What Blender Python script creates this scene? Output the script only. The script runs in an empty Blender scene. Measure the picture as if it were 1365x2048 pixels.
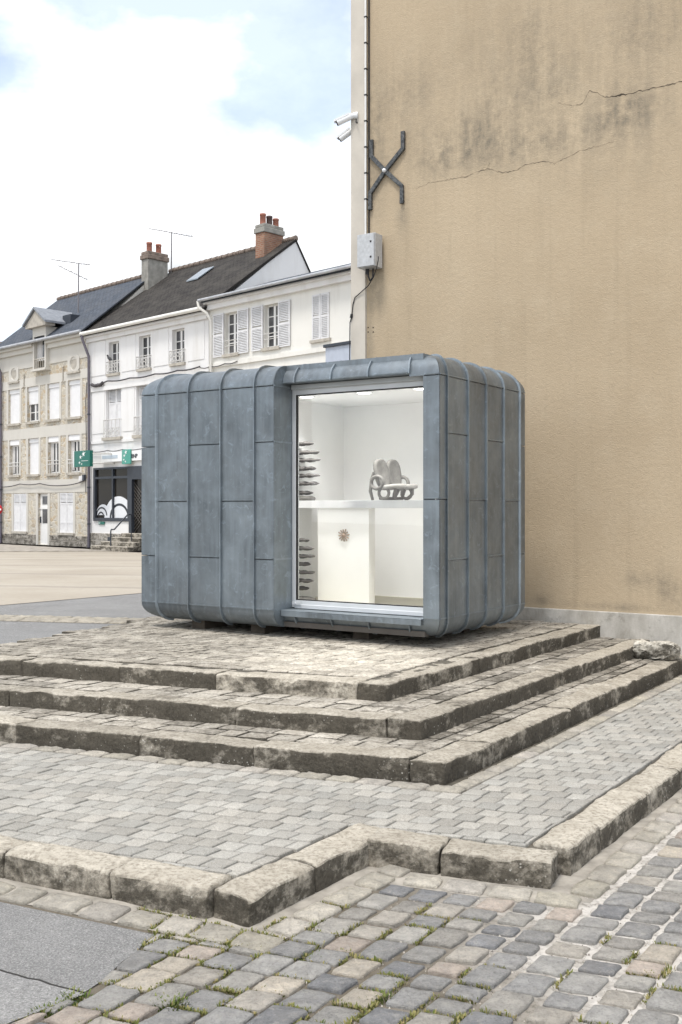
import bpy, bmesh, math, random
from mathutils import Vector, Matrix, noise as mnoise

random.seed(7)
R = random.random
def U_(a, b): return a + (b - a) * random.random()

# ------------------------------------------------------------------ camera
F, CX, HY, CAMZ = 2090.0, 682.5, 1015.0, 1.7      # focal length, centre, horizon in photo pixels; eye height
scn = bpy.context.scene
COL = scn.collection
cd = bpy.data.cameras.new('camera')
cd.sensor_fit = 'VERTICAL'; cd.sensor_height = 36.0
cd.lens = F / 2048 * 36.0
cd.shift_y = -(1024 - HY) / 2048
cd.clip_start = 0.05; cd.clip_end = 3000
cam = bpy.data.objects.new('camera', cd); COL.objects.link(cam)
cam.location = (0, 0, CAMZ); cam.rotation_euler = (math.radians(90), 0, 0)
scn.camera = cam

# ------------------------------------------------------------------ sky and sun
SUN_EL, SUN_AZ = math.radians(66), math.radians(215)      # azimuth clockwise from +Y
world = bpy.data.worlds.new('World'); scn.world = world
world.use_nodes = True
wn = world.node_tree; wn.nodes.clear()
def wnode(t, **k):
    n = wn.nodes.new(t)
    for a, b in k.items(): setattr(n, a, b)
    return n
sky = wnode('ShaderNodeTexSky', sky_type='NISHITA', sun_disc=False, sun_elevation=SUN_EL, sun_rotation=SUN_AZ)
sky.air_density = 1.0; sky.dust_density = 1.0
bg1 = wnode('ShaderNodeBackground'); bg1.inputs[1].default_value = 0.13
wn.links.new(sky.outputs[0], bg1.inputs[0])
bg2 = wnode('ShaderNodeBackground'); bg2.inputs[0].default_value = (0.955, 0.975, 1.0, 1); bg2.inputs[1].default_value = 0.82
tc = wnode('ShaderNodeTexCoord')
mp = wnode('ShaderNodeMapping'); mp.inputs['Location'].default_value = (5.166, 5.900, -8.777); mp.inputs['Scale'].default_value = (1, 1, 1.7)
nz = wnode('ShaderNodeTexNoise'); nz.inputs['Scale'].default_value = 4.2; nz.inputs['Detail'].default_value = 7; nz.inputs['Roughness'].default_value = 0.52
cr = wnode('ShaderNodeValToRGB'); cr.color_ramp.elements[0].position = 0.38; cr.color_ramp.elements[0].color = (0.36, 0.36, 0.36, 1); cr.color_ramp.elements[1].position = 0.53
mx = wnode('ShaderNodeMixShader'); wo = wnode('ShaderNodeOutputWorld')
wn.links.new(tc.outputs['Generated'], mp.inputs[0]); wn.links.new(mp.outputs[0], nz.inputs['Vector'])
wn.links.new(nz.outputs[0], cr.inputs[0]); wn.links.new(cr.outputs[0], mx.inputs[0])
wn.links.new(bg1.outputs[0], mx.inputs[1]); wn.links.new(bg2.outputs[0], mx.inputs[2]); wn.links.new(mx.outputs[0], wo.inputs[0])
nz2 = wnode('ShaderNodeTexNoise'); nz2.inputs['Scale'].default_value = 3.1; nz2.inputs['Detail'].default_value = 8; nz2.inputs['Roughness'].default_value = 0.6
cr2 = wnode('ShaderNodeValToRGB'); cr2.color_ramp.elements[0].position = 0.36; cr2.color_ramp.elements[0].color = (0.47, 0.485, 0.50, 1); cr2.color_ramp.elements[1].position = 0.58; cr2.color_ramp.elements[1].color = (0.90, 0.91, 0.925, 1)
wn.links.new(mp.outputs[0], nz2.inputs['Vector']); wn.links.new(nz2.outputs[0], cr2.inputs[0]); wn.links.new(cr2.outputs[0], bg2.inputs[0]); bg2.inputs[1].default_value = 1.0
sl = bpy.data.lights.new('sun', 'SUN'); sl.energy = 1.5; sl.angle = math.radians(14); sl.color = (1.0, 0.955, 0.89)
so = bpy.data.objects.new('sun', sl); COL.objects.link(so)
sd = Vector((math.sin(SUN_AZ) * math.cos(SUN_EL), math.cos(SUN_AZ) * math.cos(SUN_EL), math.sin(SUN_EL)))
so.rotation_euler = sd.to_track_quat('Z', 'Y').to_euler(); so.location = sd * 40
scn.view_settings.view_transform = 'Standard'; scn.view_settings.look = 'None'
scn.view_settings.exposure = 0.95; scn.view_settings.gamma = 1.0; scn.view_settings.use_curve_mapping = False
scn.cycles.max_bounces = 6; scn.cycles.use_denoising = True; scn.cycles.use_adaptive_sampling = True; scn.cycles.adaptive_threshold = 0.02; scn.cycles.transparent_max_bounces = 12

# ------------------------------------------------------------------ helpers
def gp(px, py, z):
    """photo pixel -> point on the horizontal plane z"""
    D = F * (CAMZ - z) / (py - HY)
    return Vector(((px - CX) / F * D, D, z))
def proj(p):
    return (CX + F * p[0] / p[1], HY + F * (CAMZ - p[2]) / p[1])

class Frame:
    """vertical plane frame: origin, x axis along the wall (to the right), y axis into the wall"""
    def __init__(s, ox, oy, ang): s.o = (ox, oy); s.th = ang; s.e = (math.cos(ang), math.sin(ang)); s.n = (-math.sin(ang), math.cos(ang))
    def at(s, px, d=0.0):
        r = (px - CX) / F
        X0 = s.o[0] + d * s.n[0]; Y0 = s.o[1] + d * s.n[1]
        x = (r * Y0 - X0) / (s.e[0] - r * s.e[1])
        return x, Y0 + x * s.e[1]
    def xz(s, px, py, d=0.0):
        x, D = s.at(px, d)
        return x, CAMZ + (HY - py) * D / F
    def w(s, x, y, z): return Vector((s.o[0] + x * s.e[0] + y * s.n[0], s.o[1] + x * s.e[1] + y * s.n[1], z))

class G:
    """collects faces into one mesh"""
    def __init__(s): s.v = []; s.f = []; s.uv = []; s.sm = []
    def add(s, vs, fs, smooth=False):
        b = len(s.v); s.v += [tuple(p) for p in vs]
        for f in fs: s.f.append([b + i for i in f]); s.sm.append(smooth); s.uv.append(None)
    def quad(s, a, b, c, d, uv=None):
        n = len(s.v); s.v += [tuple(a), tuple(b), tuple(c), tuple(d)]; s.f.append([n, n + 1, n + 2, n + 3]); s.sm.append(False); s.uv.append(uv)
    def box(s, x0, x1, y0, y1, z0, z1):
        s.add([(x0, y0, z0), (x1, y0, z0), (x1, y1, z0), (x0, y1, z0), (x0, y0, z1), (x1, y0, z1), (x1, y1, z1), (x0, y1, z1)],
              [(0, 3, 2, 1), (4, 5, 6, 7), (0, 1, 5, 4), (1, 2, 6, 5), (2, 3, 7, 6), (3, 0, 4, 7)])
    def prism(s, poly, axis_vec):
        """poly: 3d points, extruded along axis_vec"""
        n = len(poly); ax = Vector(axis_vec)
        s.add(list(poly) + [tuple(Vector(p) + ax) for p in poly], [list(range(n))[::-1], list(range(n, 2 * n))] + [(i, (i + 1) % n, n + (i + 1) % n, n + i) for i in range(n)])
    def tube(s, pts, r, seg=8, rr=None, cap=True):
        pts = [Vector(p) for p in pts]; rings = []
        up0 = None
        for i, p in enumerate(pts):
            t = (pts[min(i + 1, len(pts) - 1)] - pts[max(i - 1, 0)]).normalized()
            up = up0 if up0 is not None else (Vector((0, 0, 1)) if abs(t.z) < 0.9 else Vector((0, 1, 0)))
            a = (up - t * up.dot(t)); 
            if a.length < 1e-4: a = t.orthogonal()
            a.normalize(); b = t.cross(a); up0 = a
            q = rr[i] if rr else r
            rings.append([p + a * q * math.cos(2 * math.pi * k / seg) + b * q * math.sin(2 * math.pi * k / seg) for k in range(seg)])
        vs = [v for rg in rings for v in rg]; fs = []
        for i in range(len(rings) - 1):
            for k in range(seg):
                fs.append((i * seg + k, i * seg + (k + 1) % seg, (i + 1) * seg + (k + 1) % seg, (i + 1) * seg + k))
        s.add(vs, fs, True)
        if cap: s.add(rings[0], [list(range(seg))[::-1]]); s.add(rings[-1], [list(range(seg))])
    def lathe(s, prof, seg=16, c=(0, 0, 0)):
        vs = [(c[0] + r * math.cos(2 * math.pi * k / seg), c[1] + r * math.sin(2 * math.pi * k / seg), c[2] + z) for r, z in prof for k in range(seg)]
        fs = [(i * seg + k, i * seg + (k + 1) % seg, (i + 1) * seg + (k + 1) % seg, (i + 1) * seg + k) for i in range(len(prof) - 1) for k in range(seg)]
        s.add(vs, fs, True)
    def mesh(s, name, m=None):
        me = bpy.data.meshes.new(name); me.from_pydata(s.v, [], s.f)
        if m: me.materials.append(m)
        for p, q in zip(me.polygons, s.sm): p.use_smooth = q
        if any(s.uv):
            l = me.uv_layers.new(name='uv')
            for p, q in zip(me.polygons, s.uv):
                for k, li in enumerate(p.loop_indices): l.data[li].uv = q[k] if q else (0, 0)
        me.update(); return me

def link(name, me, parent=None, loc=None, rotz=0.0):
    o = bpy.data.objects.new(name, me); COL.objects.link(o)
    if parent is not None: o.parent = parent
    if loc is not None: o.location = loc
    if rotz: o.rotation_euler = (0, 0, rotz)
    return o
def obj(name, g, m, parent=None, bevel=0.0, loc=None, rotz=0.0, seg=2):
    o = link(name, g.mesh(name, m), parent, loc, rotz)
    if bevel:
        b = o.modifiers.new('bevel', 'BEVEL'); b.width = bevel; b.segments = seg; b.limit_method = 'ANGLE'; b.angle_limit = math.radians(40)
    return o
def bxo(name, m, parent, x0, x1, y0, y1, z0, z1, bevel=0.0):
    g = G(); g.box(x0, x1, y0, y1, z0, z1); return obj(name, g, m, parent, bevel)
def tag(o, label, cat=None, group=None, kind=None):
    o['label'] = label
    if cat: o['category'] = cat
    if group: o['group'] = group
    if kind: o['kind'] = kind
    return o
def thing(name, label, cat, loc=(0, 0, 0), rotz=0.0, group=None, kind=None):
    o = bpy.data.objects.new(name, None); COL.objects.link(o); o.location = loc; o.rotation_euler = (0, 0, rotz)
    o.empty_display_size = 0.2
    return tag(o, label, cat, group, kind)

# ------------------------------------------------------------------ materials
class M:
    def __init__(s, name, rough=0.8, metal=0.0, spec=0.4):
        s.m = bpy.data.materials.new(name); s.m.use_nodes = True; s.t = s.m.node_tree
        s.b = s.t.nodes['Principled BSDF']; s.b.inputs['Roughness'].default_value = rough; s.b.inputs['Metallic'].default_value = metal
        s.b.inputs['Specular IOR Level'].default_value = spec
        s._c = None
    def n(s, t, **k):
        x = s.t.nodes.new(t)
        for a, b in k.items(): setattr(x, a, b)
        return x
    def set(s, sock, v):
        if v is None: return
        if isinstance(v, bpy.types.NodeSocket): s.t.links.new(v, sock)
        elif isinstance(v, (tuple, list)): sock.default_value = tuple(v) + ((1,) if len(v) == 3 and sock.type == 'RGBA' else ())
        else: sock.default_value = v
    def co(s, kind='Object', scale=None, loc=None, rot=None):
        if kind == 'uv': o = s.n('ShaderNodeTexCoord').outputs['UV']
        elif kind == 'world': o = s.n('ShaderNodeNewGeometry').outputs['Position']
        else: o = s.n('ShaderNodeTexCoord').outputs[kind]
        if scale or loc or rot:
            mp = s.n('ShaderNodeMapping'); s.t.links.new(o, mp.inputs[0])
            if scale: mp.inputs['Scale'].default_value = scale
            if loc: mp.inputs['Location'].default_value = loc
            if rot: mp.inputs['Rotation'].default_value = rot
            o = mp.outputs[0]
        return o
    def noise(s, scale, co=None, detail=4, rough=0.55, dist=0.0):
        x = s.n('ShaderNodeTexNoise'); x.inputs['Scale'].default_value = scale; x.inputs['Detail'].default_value = detail
        x.inputs['Roughness'].default_value = rough; x.inputs['Distortion'].default_value = dist
        s.set(x.inputs['Vector'], co if co is not None else s.co('world')); return x.outputs[0]
    def voro(s, scale, co=None, feature='F1', out='Distance', rnd=1.0):
        x = s.n('ShaderNodeTexVoronoi', feature=feature); x.inputs['Scale'].default_value = scale; x.inputs['Randomness'].default_value = rnd
        s.set(x.inputs['Vector'], co if co is not None else s.co('world')); return x.outputs[out]
    def ramp(s, v, stops):
        x = s.n('ShaderNodeValToRGB'); e = x.color_ramp.elements
        while len(e) < len(stops): e.new(0.5)
        for k, (p, c) in zip(e, stops):
            k.position = p; k.color = (c, c, c, 1) if not isinstance(c, (tuple, list)) else tuple(c) + (1,) * (4 - len(c))
        s.set(x.inputs[0], v); return x.outputs[0]
    def math(s, op, a, b=0.0, c=None, clamp=False):
        x = s.n('ShaderNodeMath', operation=op); x.use_clamp = clamp; s.set(x.inputs[0], a); s.set(x.inputs[1], b)
        if c is not None: s.set(x.inputs[2], c)
        return x.outputs[0]
    def mix(s, f, a, b, mode='MIX'):
        x = s.n('ShaderNodeMix', data_type='RGBA', blend_type=mode); s.set(x.inputs[0], f); s.set(x.inputs[6], a); s.set(x.inputs[7], b)
        return x.outputs[2]
    def sep(s, v):
        x = s.n('ShaderNodeSeparateXYZ'); s.set(x.inputs[0], v); return x.outputs
    def color(s, c): s.set(s.b.inputs['Base Color'], c); return s
    def rough(s, v): s.set(s.b.inputs['Roughness'], v); return s
    def bump(s, h, strength=0.3, dist=0.01):
        x = s.n('ShaderNodeBump'); x.inputs['Strength'].default_value = strength; x.inputs['Distance'].default_value = dist
        s.set(x.inputs['Height'], h)
        if s._c: s.t.links.new(s._c, x.inputs['Normal'])
        s._c = x.outputs[0]; s.t.links.new(x.outputs[0], s.b.inputs['Normal']); return s

def plain(name, c, rough=0.7, metal=0.0, var=0.12, nscale=6.0, bump=0.0, bscale=80.0):
    m = M(name, rough, metal)
    n = m.noise(nscale, detail=5)
    m.color(m.mix(m.ramp(n, [(0.3, 0.0), (0.7, 1.0)]), tuple(x * (1 - var) for x in c), tuple(min(1, x * (1 + var)) for x in c)))
    if bump: m.bump(m.noise(bscale, detail=3), bump, 0.004)
    return m.m

def mat_zinc(name, base, warm=0.0):
    m = M(name, 0.5, 0.62, 0.5)
    w = m.co('world'); ob = m.co('Object')
    streak = m.noise(5.0, m.co('world', scale=(4, 4, 0.35)), 6, 0.6)
    blot = m.noise(3.2, w, 6, 0.6, 0.4)
    fine = m.noise(60, w, 4, 0.6)
    info = m.n('ShaderNodeObjectInfo').outputs['Random']
    c = m.mix(m.ramp(blot, [(0.34, 0), (0.66, 1)]), tuple(x * 0.80 for x in base), tuple(x * 1.24 for x in base))
    c = m.mix(m.ramp(streak, [(0.42, 0), (0.75, 0.6)]), c, tuple(x * 1.45 for x in base))
    sp = m.noise(11, w, 6, 0.7, 1.2)
    c = m.mix(m.ramp(sp, [(0.56, 0), (0.70, 0.7)]), c, (base[0] * 1.7, base[1] * 1.75, base[2] * 1.8))
    br = m.noise(2.1, m.co('world', loc=(7, 3, 1), scale=(1, 1, 0.6)), 5, 0.6)
    c = m.mix(m.ramp(br, [(0.5, 0), (0.75, 0.5)]), c, (base[0] * 0.95, base[1] * 0.85, base[2] * 0.78))
    k = m.math('MULTIPLY_ADD', info, 0.2, 0.9)
    c2 = m.n('ShaderNodeVectorMath', operation='SCALE'); m.set(c2.inputs[0], c); m.set(c2.inputs['Scale'], k)
    m.color(c2.outputs[0])
    m.rough(m.ramp(m.noise(9, w, 5, 0.6), [(0.3, 0.32), (0.7, 0.52)]))
    m.bump(m.noise(2.6, w, 3, 0.45), 0.4, 0.016); m.bump(fine, 0.08, 0.001)
    return m.m
ZINC = mat_zinc('zinc_sheet', (0.168, 0.193, 0.213))
ZINC_L = mat_zinc('zinc_seam', (0.20, 0.232, 0.257))

def mat_stone(name, tint, dirt_default=0.5, sc=1.0, use_obj=True, dirt_side_dark=(0.040, 0.035, 0.027), side_dark=True):
    """worn limestone; object colour = tint, alpha = amount of black lichen"""
    m = M(name, 0.9, 0, 0.25); w = m.co('world')
    if use_obj:
        oi = m.n('ShaderNodeObjectInfo'); tc_, al = oi.outputs['Color'], oi.outputs['Alpha']
    else:
        at = m.n('ShaderNodeAttribute', attribute_name='tint'); tc_, al = at.outputs['Color'], at.outputs['Alpha']
    n1 = m.noise(6 * sc, w, 8, 0.68); n2 = m.noise(45 * sc, w, 6, 0.7); n3 = m.noise(2.0 * sc, w, 5, 0.6); n4 = m.noise(15 * sc, m.co('world', loc=(4, 1, 8)), 8, 0.75)
    c = m.mix(m.ramp(n1, [(0.3, 0), (0.7, 1)]), m.mix(1.0, tc_, (0.70, 0.67, 0.62), 'MULTIPLY'), m.mix(1.0, tc_, (1.16, 1.14, 1.10), 'MULTIPLY'))
    c = m.mix(m.ramp(n2, [(0.46, 0), (0.62, 0.7)]), c, m.mix(1.0, tc_, (0.42, 0.39, 0.35), 'MULTIPLY'))
    d = m.math('ADD', m.math('MULTIPLY', n3, 0.55), m.math('MULTIPLY', n4, 0.65))
    if side_dark:
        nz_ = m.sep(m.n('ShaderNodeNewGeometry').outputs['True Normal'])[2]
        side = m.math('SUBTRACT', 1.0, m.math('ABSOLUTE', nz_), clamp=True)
        d = m.math('MULTIPLY_ADD', m.math('MULTIPLY', side, m.ramp(m.noise(3.4 * sc, m.co('world', loc=(6, 6, 1), scale=(1, 1, 1.6)), 7, 0.68), [(0.34, 0.12), (0.56, 0.42)])), 1.0, d)  # faces turned sideways go darker than the tops, in noisy patches
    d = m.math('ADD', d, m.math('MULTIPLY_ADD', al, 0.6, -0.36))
    dk = m.mix(m.ramp(m.noise(55 * sc, w, 5, 0.75), [(0.35, 0), (0.68, 1)]), tuple(x * 0.6 for x in dirt_side_dark), tuple(x * 2.3 for x in dirt_side_dark))
    dk = m.mix(m.ramp(n1, [(0.45, 0), (0.7, 0.6)]), dk, tuple(x * 2.3 for x in dirt_side_dark))
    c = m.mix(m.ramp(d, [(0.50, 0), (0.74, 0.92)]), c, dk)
    pale = m.voro(34 * sc, w); c = m.mix(m.math('MULTIPLY', m.ramp(pale, [(0.10, 1), (0.2, 0)]), m.ramp(m.noise(3, w, 3), [(.5, 0), (.62, .8)])), c, (0.50, 0.48, 0.43))
    m.color(c)
    m.bump(n1, 0.8, 0.03); m.bump(n4, 0.7, 0.014); m.bump(n2, 0.7, 0.006)
    return m.m
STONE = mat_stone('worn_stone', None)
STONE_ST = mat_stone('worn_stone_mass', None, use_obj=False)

def mat_sett(name, use_obj=True):
    m = M(name, 0.72, 0, 0.35); w = m.co('world')
    if use_obj: tint = m.n('ShaderNodeObjectInfo').outputs['Color']
    else: tint = m.n('ShaderNodeAttribute', attribute_name='tint').outputs['Color']
    n1 = m.noise(14, w, 8, 0.7); n2 = m.noise(85, w, 5, 0.75); n3 = m.noise(28, m.co('world', loc=(2, 5, 7)), 7, 0.75, 0.5)
    c = m.mix(m.ramp(n1, [(0.3, 0), (0.7, 1)]), m.mix(1.0, tint, (0.66, 0.66, 0.66), 'MULTIPLY'), m.mix(1.0, tint, (1.2, 1.18, 1.14), 'MULTIPLY'))
    c = m.mix(m.ramp(n2, [(0.48, 0), (0.68, 0.6)]), c, m.mix(1.0, tint, (0.48, 0.47, 0.45), 'MULTIPLY'))
    c = m.mix(m.ramp(n3, [(0.52, 0), (0.68, 0.6)]), c, (0.44, 0.415, 0.375))
    gr_ = m.noise(5, m.co('world', loc=(8, 2, 3)), 7, 0.7); c = m.mix(m.ramp(gr_, [(0.50, 0), (0.70, 0.35)]), c, (0.27, 0.25, 0.22))
    m.color(c); m.bump(n1, 1.0, 0.03); m.bump(n3, 0.9, 0.014); m.bump(n2, 0.8, 0.005)
    return m.m
SETT = mat_sett('stone_sett'); SETT_ST = mat_sett('stone_sett_mass', False)

def mat_paver(name, use_obj=True):
    m = M(name, 0.9, 0, 0.25); w = m.co('world')
    if use_obj: tint = m.n('ShaderNodeObjectInfo').outputs['Color']
    else: tint = m.n('ShaderNodeAttribute', attribute_name='tint').outputs['Color']
    n1 = m.noise(3.5, w, 6, 0.6); n2 = m.noise(150, w, 3, 0.7); n3 = m.noise(60, w, 4, 0.7)
    c = m.mix(m.ramp(n1, [(0.3, 0), (0.7, 1)]), m.mix(1.0, tint, (0.84, 0.84, 0.84), 'MULTIPLY'), m.mix(1.0, tint, (1.1, 1.09, 1.07), 'MULTIPLY'))
    c = m.mix(m.ramp(n2, [(0.40, 0), (0.60, 0.8)]), c, m.mix(1.0, tint, (0.55, 0.55, 0.53), 'MULTIPLY'))
    c = m.mix(m.ramp(n3, [(0.54, 0), (0.72, 0.5)]), c, (0.17, 0.155, 0.13))
    m.color(c); m.bump(n2, 0.5, 0.002)
    return m.m
PAVER = mat_paver('concrete_paver'); PAVER_ST = mat_paver('concrete_paver_mass', False)

def mat_asphalt(name, base, light):
    m = M(name, 0.85, 0, 0.3); w = m.co('world')
    gx = m.sep(m.voro(210, w, out='Color'))[0]; nf = m.noise(120, w, 5, 0.8); n1 = m.noise(1.6, w, 6, 0.65)
    c = m.mix(m.ramp(n1, [(0.3, 0), (0.7, 1)]), tuple(x * 0.82 for x in base), tuple(x * 1.18 for x in base))
    c = m.mix(m.ramp(gx, [(0.55, 0), (1.0, 0.62)]), c, light)
    c = m.mix(m.ramp(nf, [(0.40, 0.75), (0.56, 0)]), c, tuple(x * 0.4 for x in base))
    c = m.mix(m.ramp(m.noise(9, w, 6, 0.7), [(0.55, 0), (0.75, 0.35)]), c, light)
    m.color(c); m.bump(nf, 0.8, 0.008); return m.m
ASPHALT = mat_asphalt('asphalt', (0.25, 0.248, 0.245), (0.48, 0.47, 0.45))
ASPHALT2 = mat_asphalt('asphalt_patch', (0.30, 0.297, 0.292), (0.52, 0.51, 0.49))

def mat_bed():
    m = M('joint_mortar', 0.95, 0, 0.2); w = m.co('world')
    n1 = m.noise(1.1, w, 4, 0.6); n2 = m.noise(40, w, 6, 0.7); n3 = m.noise(7, w, 5, 0.65)
    xs = m.sep(w)
    zone = m.math('ADD', m.math('MULTIPLY_ADD', xs[0], 0.55, -0.02), m.math('MULTIPLY_ADD', n1, 0.9, -0.45))
    c = m.mix(m.ramp(zone, [(0.10, 0), (0.45, 1)]), (0.16, 0.14, 0.11), (0.56, 0.53, 0.49))
    c = m.mix(m.ramp(n3, [(0.45, 0), (0.7, 0.6)]), c, (0.17, 0.15, 0.12))
    c = m.mix(m.ramp(n2, [(0.5, 0), (0.68, 0.7)]), c, (0.09, 0.08, 0.06))
    m.color(c); m.bump(n2, 0.9, 0.012); return m.m
BED = mat_bed()
JOINT = plain('joint_sand', (0.10, 0.09, 0.072), 0.95, var=0.35, nscale=14, bump=0.6, bscale=90)
GUTTER = plain('gutter_mortar', (0.33, 0.305, 0.265), 0.95, var=0.35, nscale=8, bump=0.8, bscale=60)

def piece_mesh(q, z, h, seed, dome=0.006, rnd=0.25, jit=0.02, tilt=0.0):
    """one paving stone on a footprint quad q (xy, ccw): verts relative to its centre, faces"""
    rg = random.Random(seed); m_ = len(q)
    c = [sum(p[k] for p in q) / m_ for k in (0, 1)]
    base = []
    if m_ == 4:
        def bl(u, v):
            return [(1 - u) * (1 - v) * q[0][k] + u * (1 - v) * q[1][k] + u * v * q[2][k] + (1 - u) * v * q[3][k] for k in (0, 1)]
        r = rnd / 2
        for (u, v) in ((r, 0), (0.5, 0), (1 - r, 0), (1 - r * 0.25, r * 0.25), (1, r), (1, .5), (1, 1 - r), (1 - r * .25, 1 - r * .25), (1 - r, 1), (.5, 1), (r, 1), (r * .25, 1 - r * .25), (0, 1 - r), (0, .5), (0, r), (r * .25, r * .25)):
            jj = jit if (u == .5 or v == .5) else jit * .45
            p = bl(u + rg.uniform(-jj, jj), v + rg.uniform(-jj, jj)); base.append((p[0] - c[0], p[1] - c[1]))
    else:
        for i in range(m_):
            a, b = q[i], q[(i + 1) % m_]
            for t in (.04, .5, .96): base.append((a[0] + (b[0] - a[0]) * t - c[0], a[1] + (b[1] - a[1]) * t - c[1]))
    n = len(base); tx, ty = rg.uniform(-tilt, tilt), rg.uniform(-tilt, tilt)
    def zz(p): return p[0] * tx + p[1] * ty
    vs = []
    for s_, dz, nz_ in ((1.03, -h, 0), (1.0, -.004 - dome * .5, dome * .25), (0.962, -.0006 - dome * .1, dome * .2), (0.62, dome * .5, dome * .8)):
        for k, p in enumerate(base):
            vs.append((p[0] * s_, p[1] * s_, dz + zz(p) * s_ + rg.uniform(-1, 1) * nz_))
    vs.append((0, 0, dome * rg.uniform(.2, 1)))
    fs = []
    for i in range(3):
        for k in range(n): fs.append((i * n + k, i * n + (k + 1) % n, (i + 1) * n + (k + 1) % n, (i + 1) * n + k))
    for k in range(n): fs.append((3 * n + k, 3 * n + (k + 1) % n, 4 * n))
    return c, vs, fs, [i >= 2 * n for i in range(len(fs))]

def lay(pieces, parent, name, mat_o, mat_s, limit, stuff_name, stuff_label):
    """pieces: (quad, z, h, tint rgba, params). The ones that show largest become objects, the rest one mass."""
    scored = []
    for k, p in enumerate(pieces):
        c = [sum(v[i] for v in p[0]) / len(p[0]) for i in (0, 1)]
        if c[1] < 0.8: continue
        x, y = proj((c[0], c[1], p[1]))
        inside = -30 < x < 1395 and y < 2075
        nq = len(p[0]); ar = abs(sum(p[0][i][0] * p[0][(i + 1) % nq][1] - p[0][(i + 1) % nq][0] * p[0][i][1] for i in range(nq))) / 2
        scored.append((-(ar / c[1] ** 3) if inside else 1.0, k))
    scored.sort()
    mass = [[], [], [], []]
    for rank, (s_, k) in enumerate(scored):
        q, z, h, tint, par = pieces[k]
        c, vs, fs, sm = piece_mesh(q, z, h, k * 13 + 5, **par)
        if rank < limit and s_ < 0:
            me = bpy.data.meshes.new(name); me.from_pydata(vs, [], fs); me.materials.append(mat_o)
            for p_, f_ in zip(me.polygons, sm): p_.use_smooth = f_
            o = link(name, me, parent, (c[0], c[1], z)); o.color = tint
        else:
            b = len(mass[0])
            mass[0] += [(v[0] + c[0], v[1] + c[1], v[2] + z) for v in vs]; mass[1] += [tuple(b + i for i in f) for f in fs]
            mass[2] += [tint] * len(vs); mass[3] += sm
    if mass[0]:
        me = bpy.data.meshes.new(stuff_name); me.from_pydata(mass[0], [], mass[1]); me.materials.append(mat_s)
        for p_, f_ in zip(me.polygons, mass[3]): p_.use_smooth = f_
        at = me.color_attributes.new('tint', 'FLOAT_COLOR', 'POINT')
        at.data.foreach_set('color', [x for t in mass[2] for x in t])
        o = link(stuff_name, me, parent); o['kind'] = 'stuff'; o['label'] = stuff_label

def block(q, z0, z1, seed, r=0.03, rough=0.012, nx=10, ny=4, nz=4, fr=1.0, rx=0.005):
    """a worn stone block on footprint quad q; verts relative to its centre"""
    rg = random.Random(seed); off = Vector((rg.uniform(-50, 50), rg.uniform(-50, 50), rg.uniform(-50, 50)))
    c = Vector((sum(p[0] for p in q) / 4, sum(p[1] for p in q) / 4, z0))
    q = [Vector((p[0], p[1])) for p in q]
    L = ((q[1] - q[0]).length + (q[2] - q[3]).length) / 2; W = ((q[3] - q[0]).length + (q[2] - q[1]).length) / 2; H = z1 - z0
    idx = {}; vs = []; fs = []
    def vert(i, j, k):
        key = (i, j, k)
        if key in idx: return idx[key]
        def cl(t, n, L_, q_):
            if t == 0: return 0.0
            if t == n: return L_
            if t == 1: return q_
            if t == n - 1: return L_ - q_
            return q_ + (L_ - 2 * q_) * (t - 1) / (n - 2)
        p = Vector((cl(i, nx, L, rx), cl(j, ny, W, r), k / nz * H if nz < 4 else (H - r * .6 if k == nz - 1 else H if k == nz else (H - r * .6) * k / (nz - 1))))
        rv = Vector((rx, r, r)); lo = rv; hi = Vector((L, W, H)) - rv
        qn = Vector([min(max(p[a], lo[a]), hi[a]) for a in range(3)])
        d = p - qn
        if k == 0: d.z = 0; 
        if d.length > 1e-6:
            dn_ = Vector((d.x / rv.x, d.y / rv.y, d.z / rv.z)).normalized(); p2 = qn + Vector((dn_.x * rv.x, dn_.y * rv.y, dn_.z * rv.z))
            if k == 0: p2.z = 0
            p = p2
        u, v = p.x / L, p.y / W
        xy = q[0] * (1 - u) * (1 - v) + q[1] * u * (1 - v) + q[2] * u * v + q[3] * (1 - u) * v
        w = Vector((xy.x, xy.y, z0 + p.z))
        n1 = mnoise.noise_vector(w * 4.5 + off); n2 = mnoise.noise_vector(w * 17 + off)
        w += (n1 * 1.1 + n2 * 0.6 + mnoise.noise_vector(w * 38 + off) * 0.3) * rough * (fr if k < nz else 0.7) + mnoise.noise_vector(w * 1.3) * 0.010
        w += mnoise.noise_vector(w * 9 + off) * (0.006 if k >= nz - 1 and (j in (0, 1, ny)) else 0.0)
        if k == 0: w.z = z0
        idx[key] = len(vs); vs.append(tuple(w - c)); return idx[key]
    def sheet(fn, A, B, flip=False):
        for a in range(A):
            for b in range(B):
                f = [fn(a, b), fn(a + 1, b), fn(a + 1, b + 1), fn(a, b + 1)]
                fs.append(tuple(f[::-1] if flip else f))
    sheet(lambda a, b: vert(a, b, nz), nx, ny)
    sheet(lambda a, b: vert(a, 0, b), nx, nz); sheet(lambda a, b: vert(a, ny, b), nx, nz, True)
    sheet(lambda a, b: vert(0, a, b), ny, nz, True); sheet(lambda a, b: vert(nx, a, b), ny, nz)
    sheet(lambda a, b: vert(a, b, 0), nx, ny, True)
    return c, vs, fs
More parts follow.
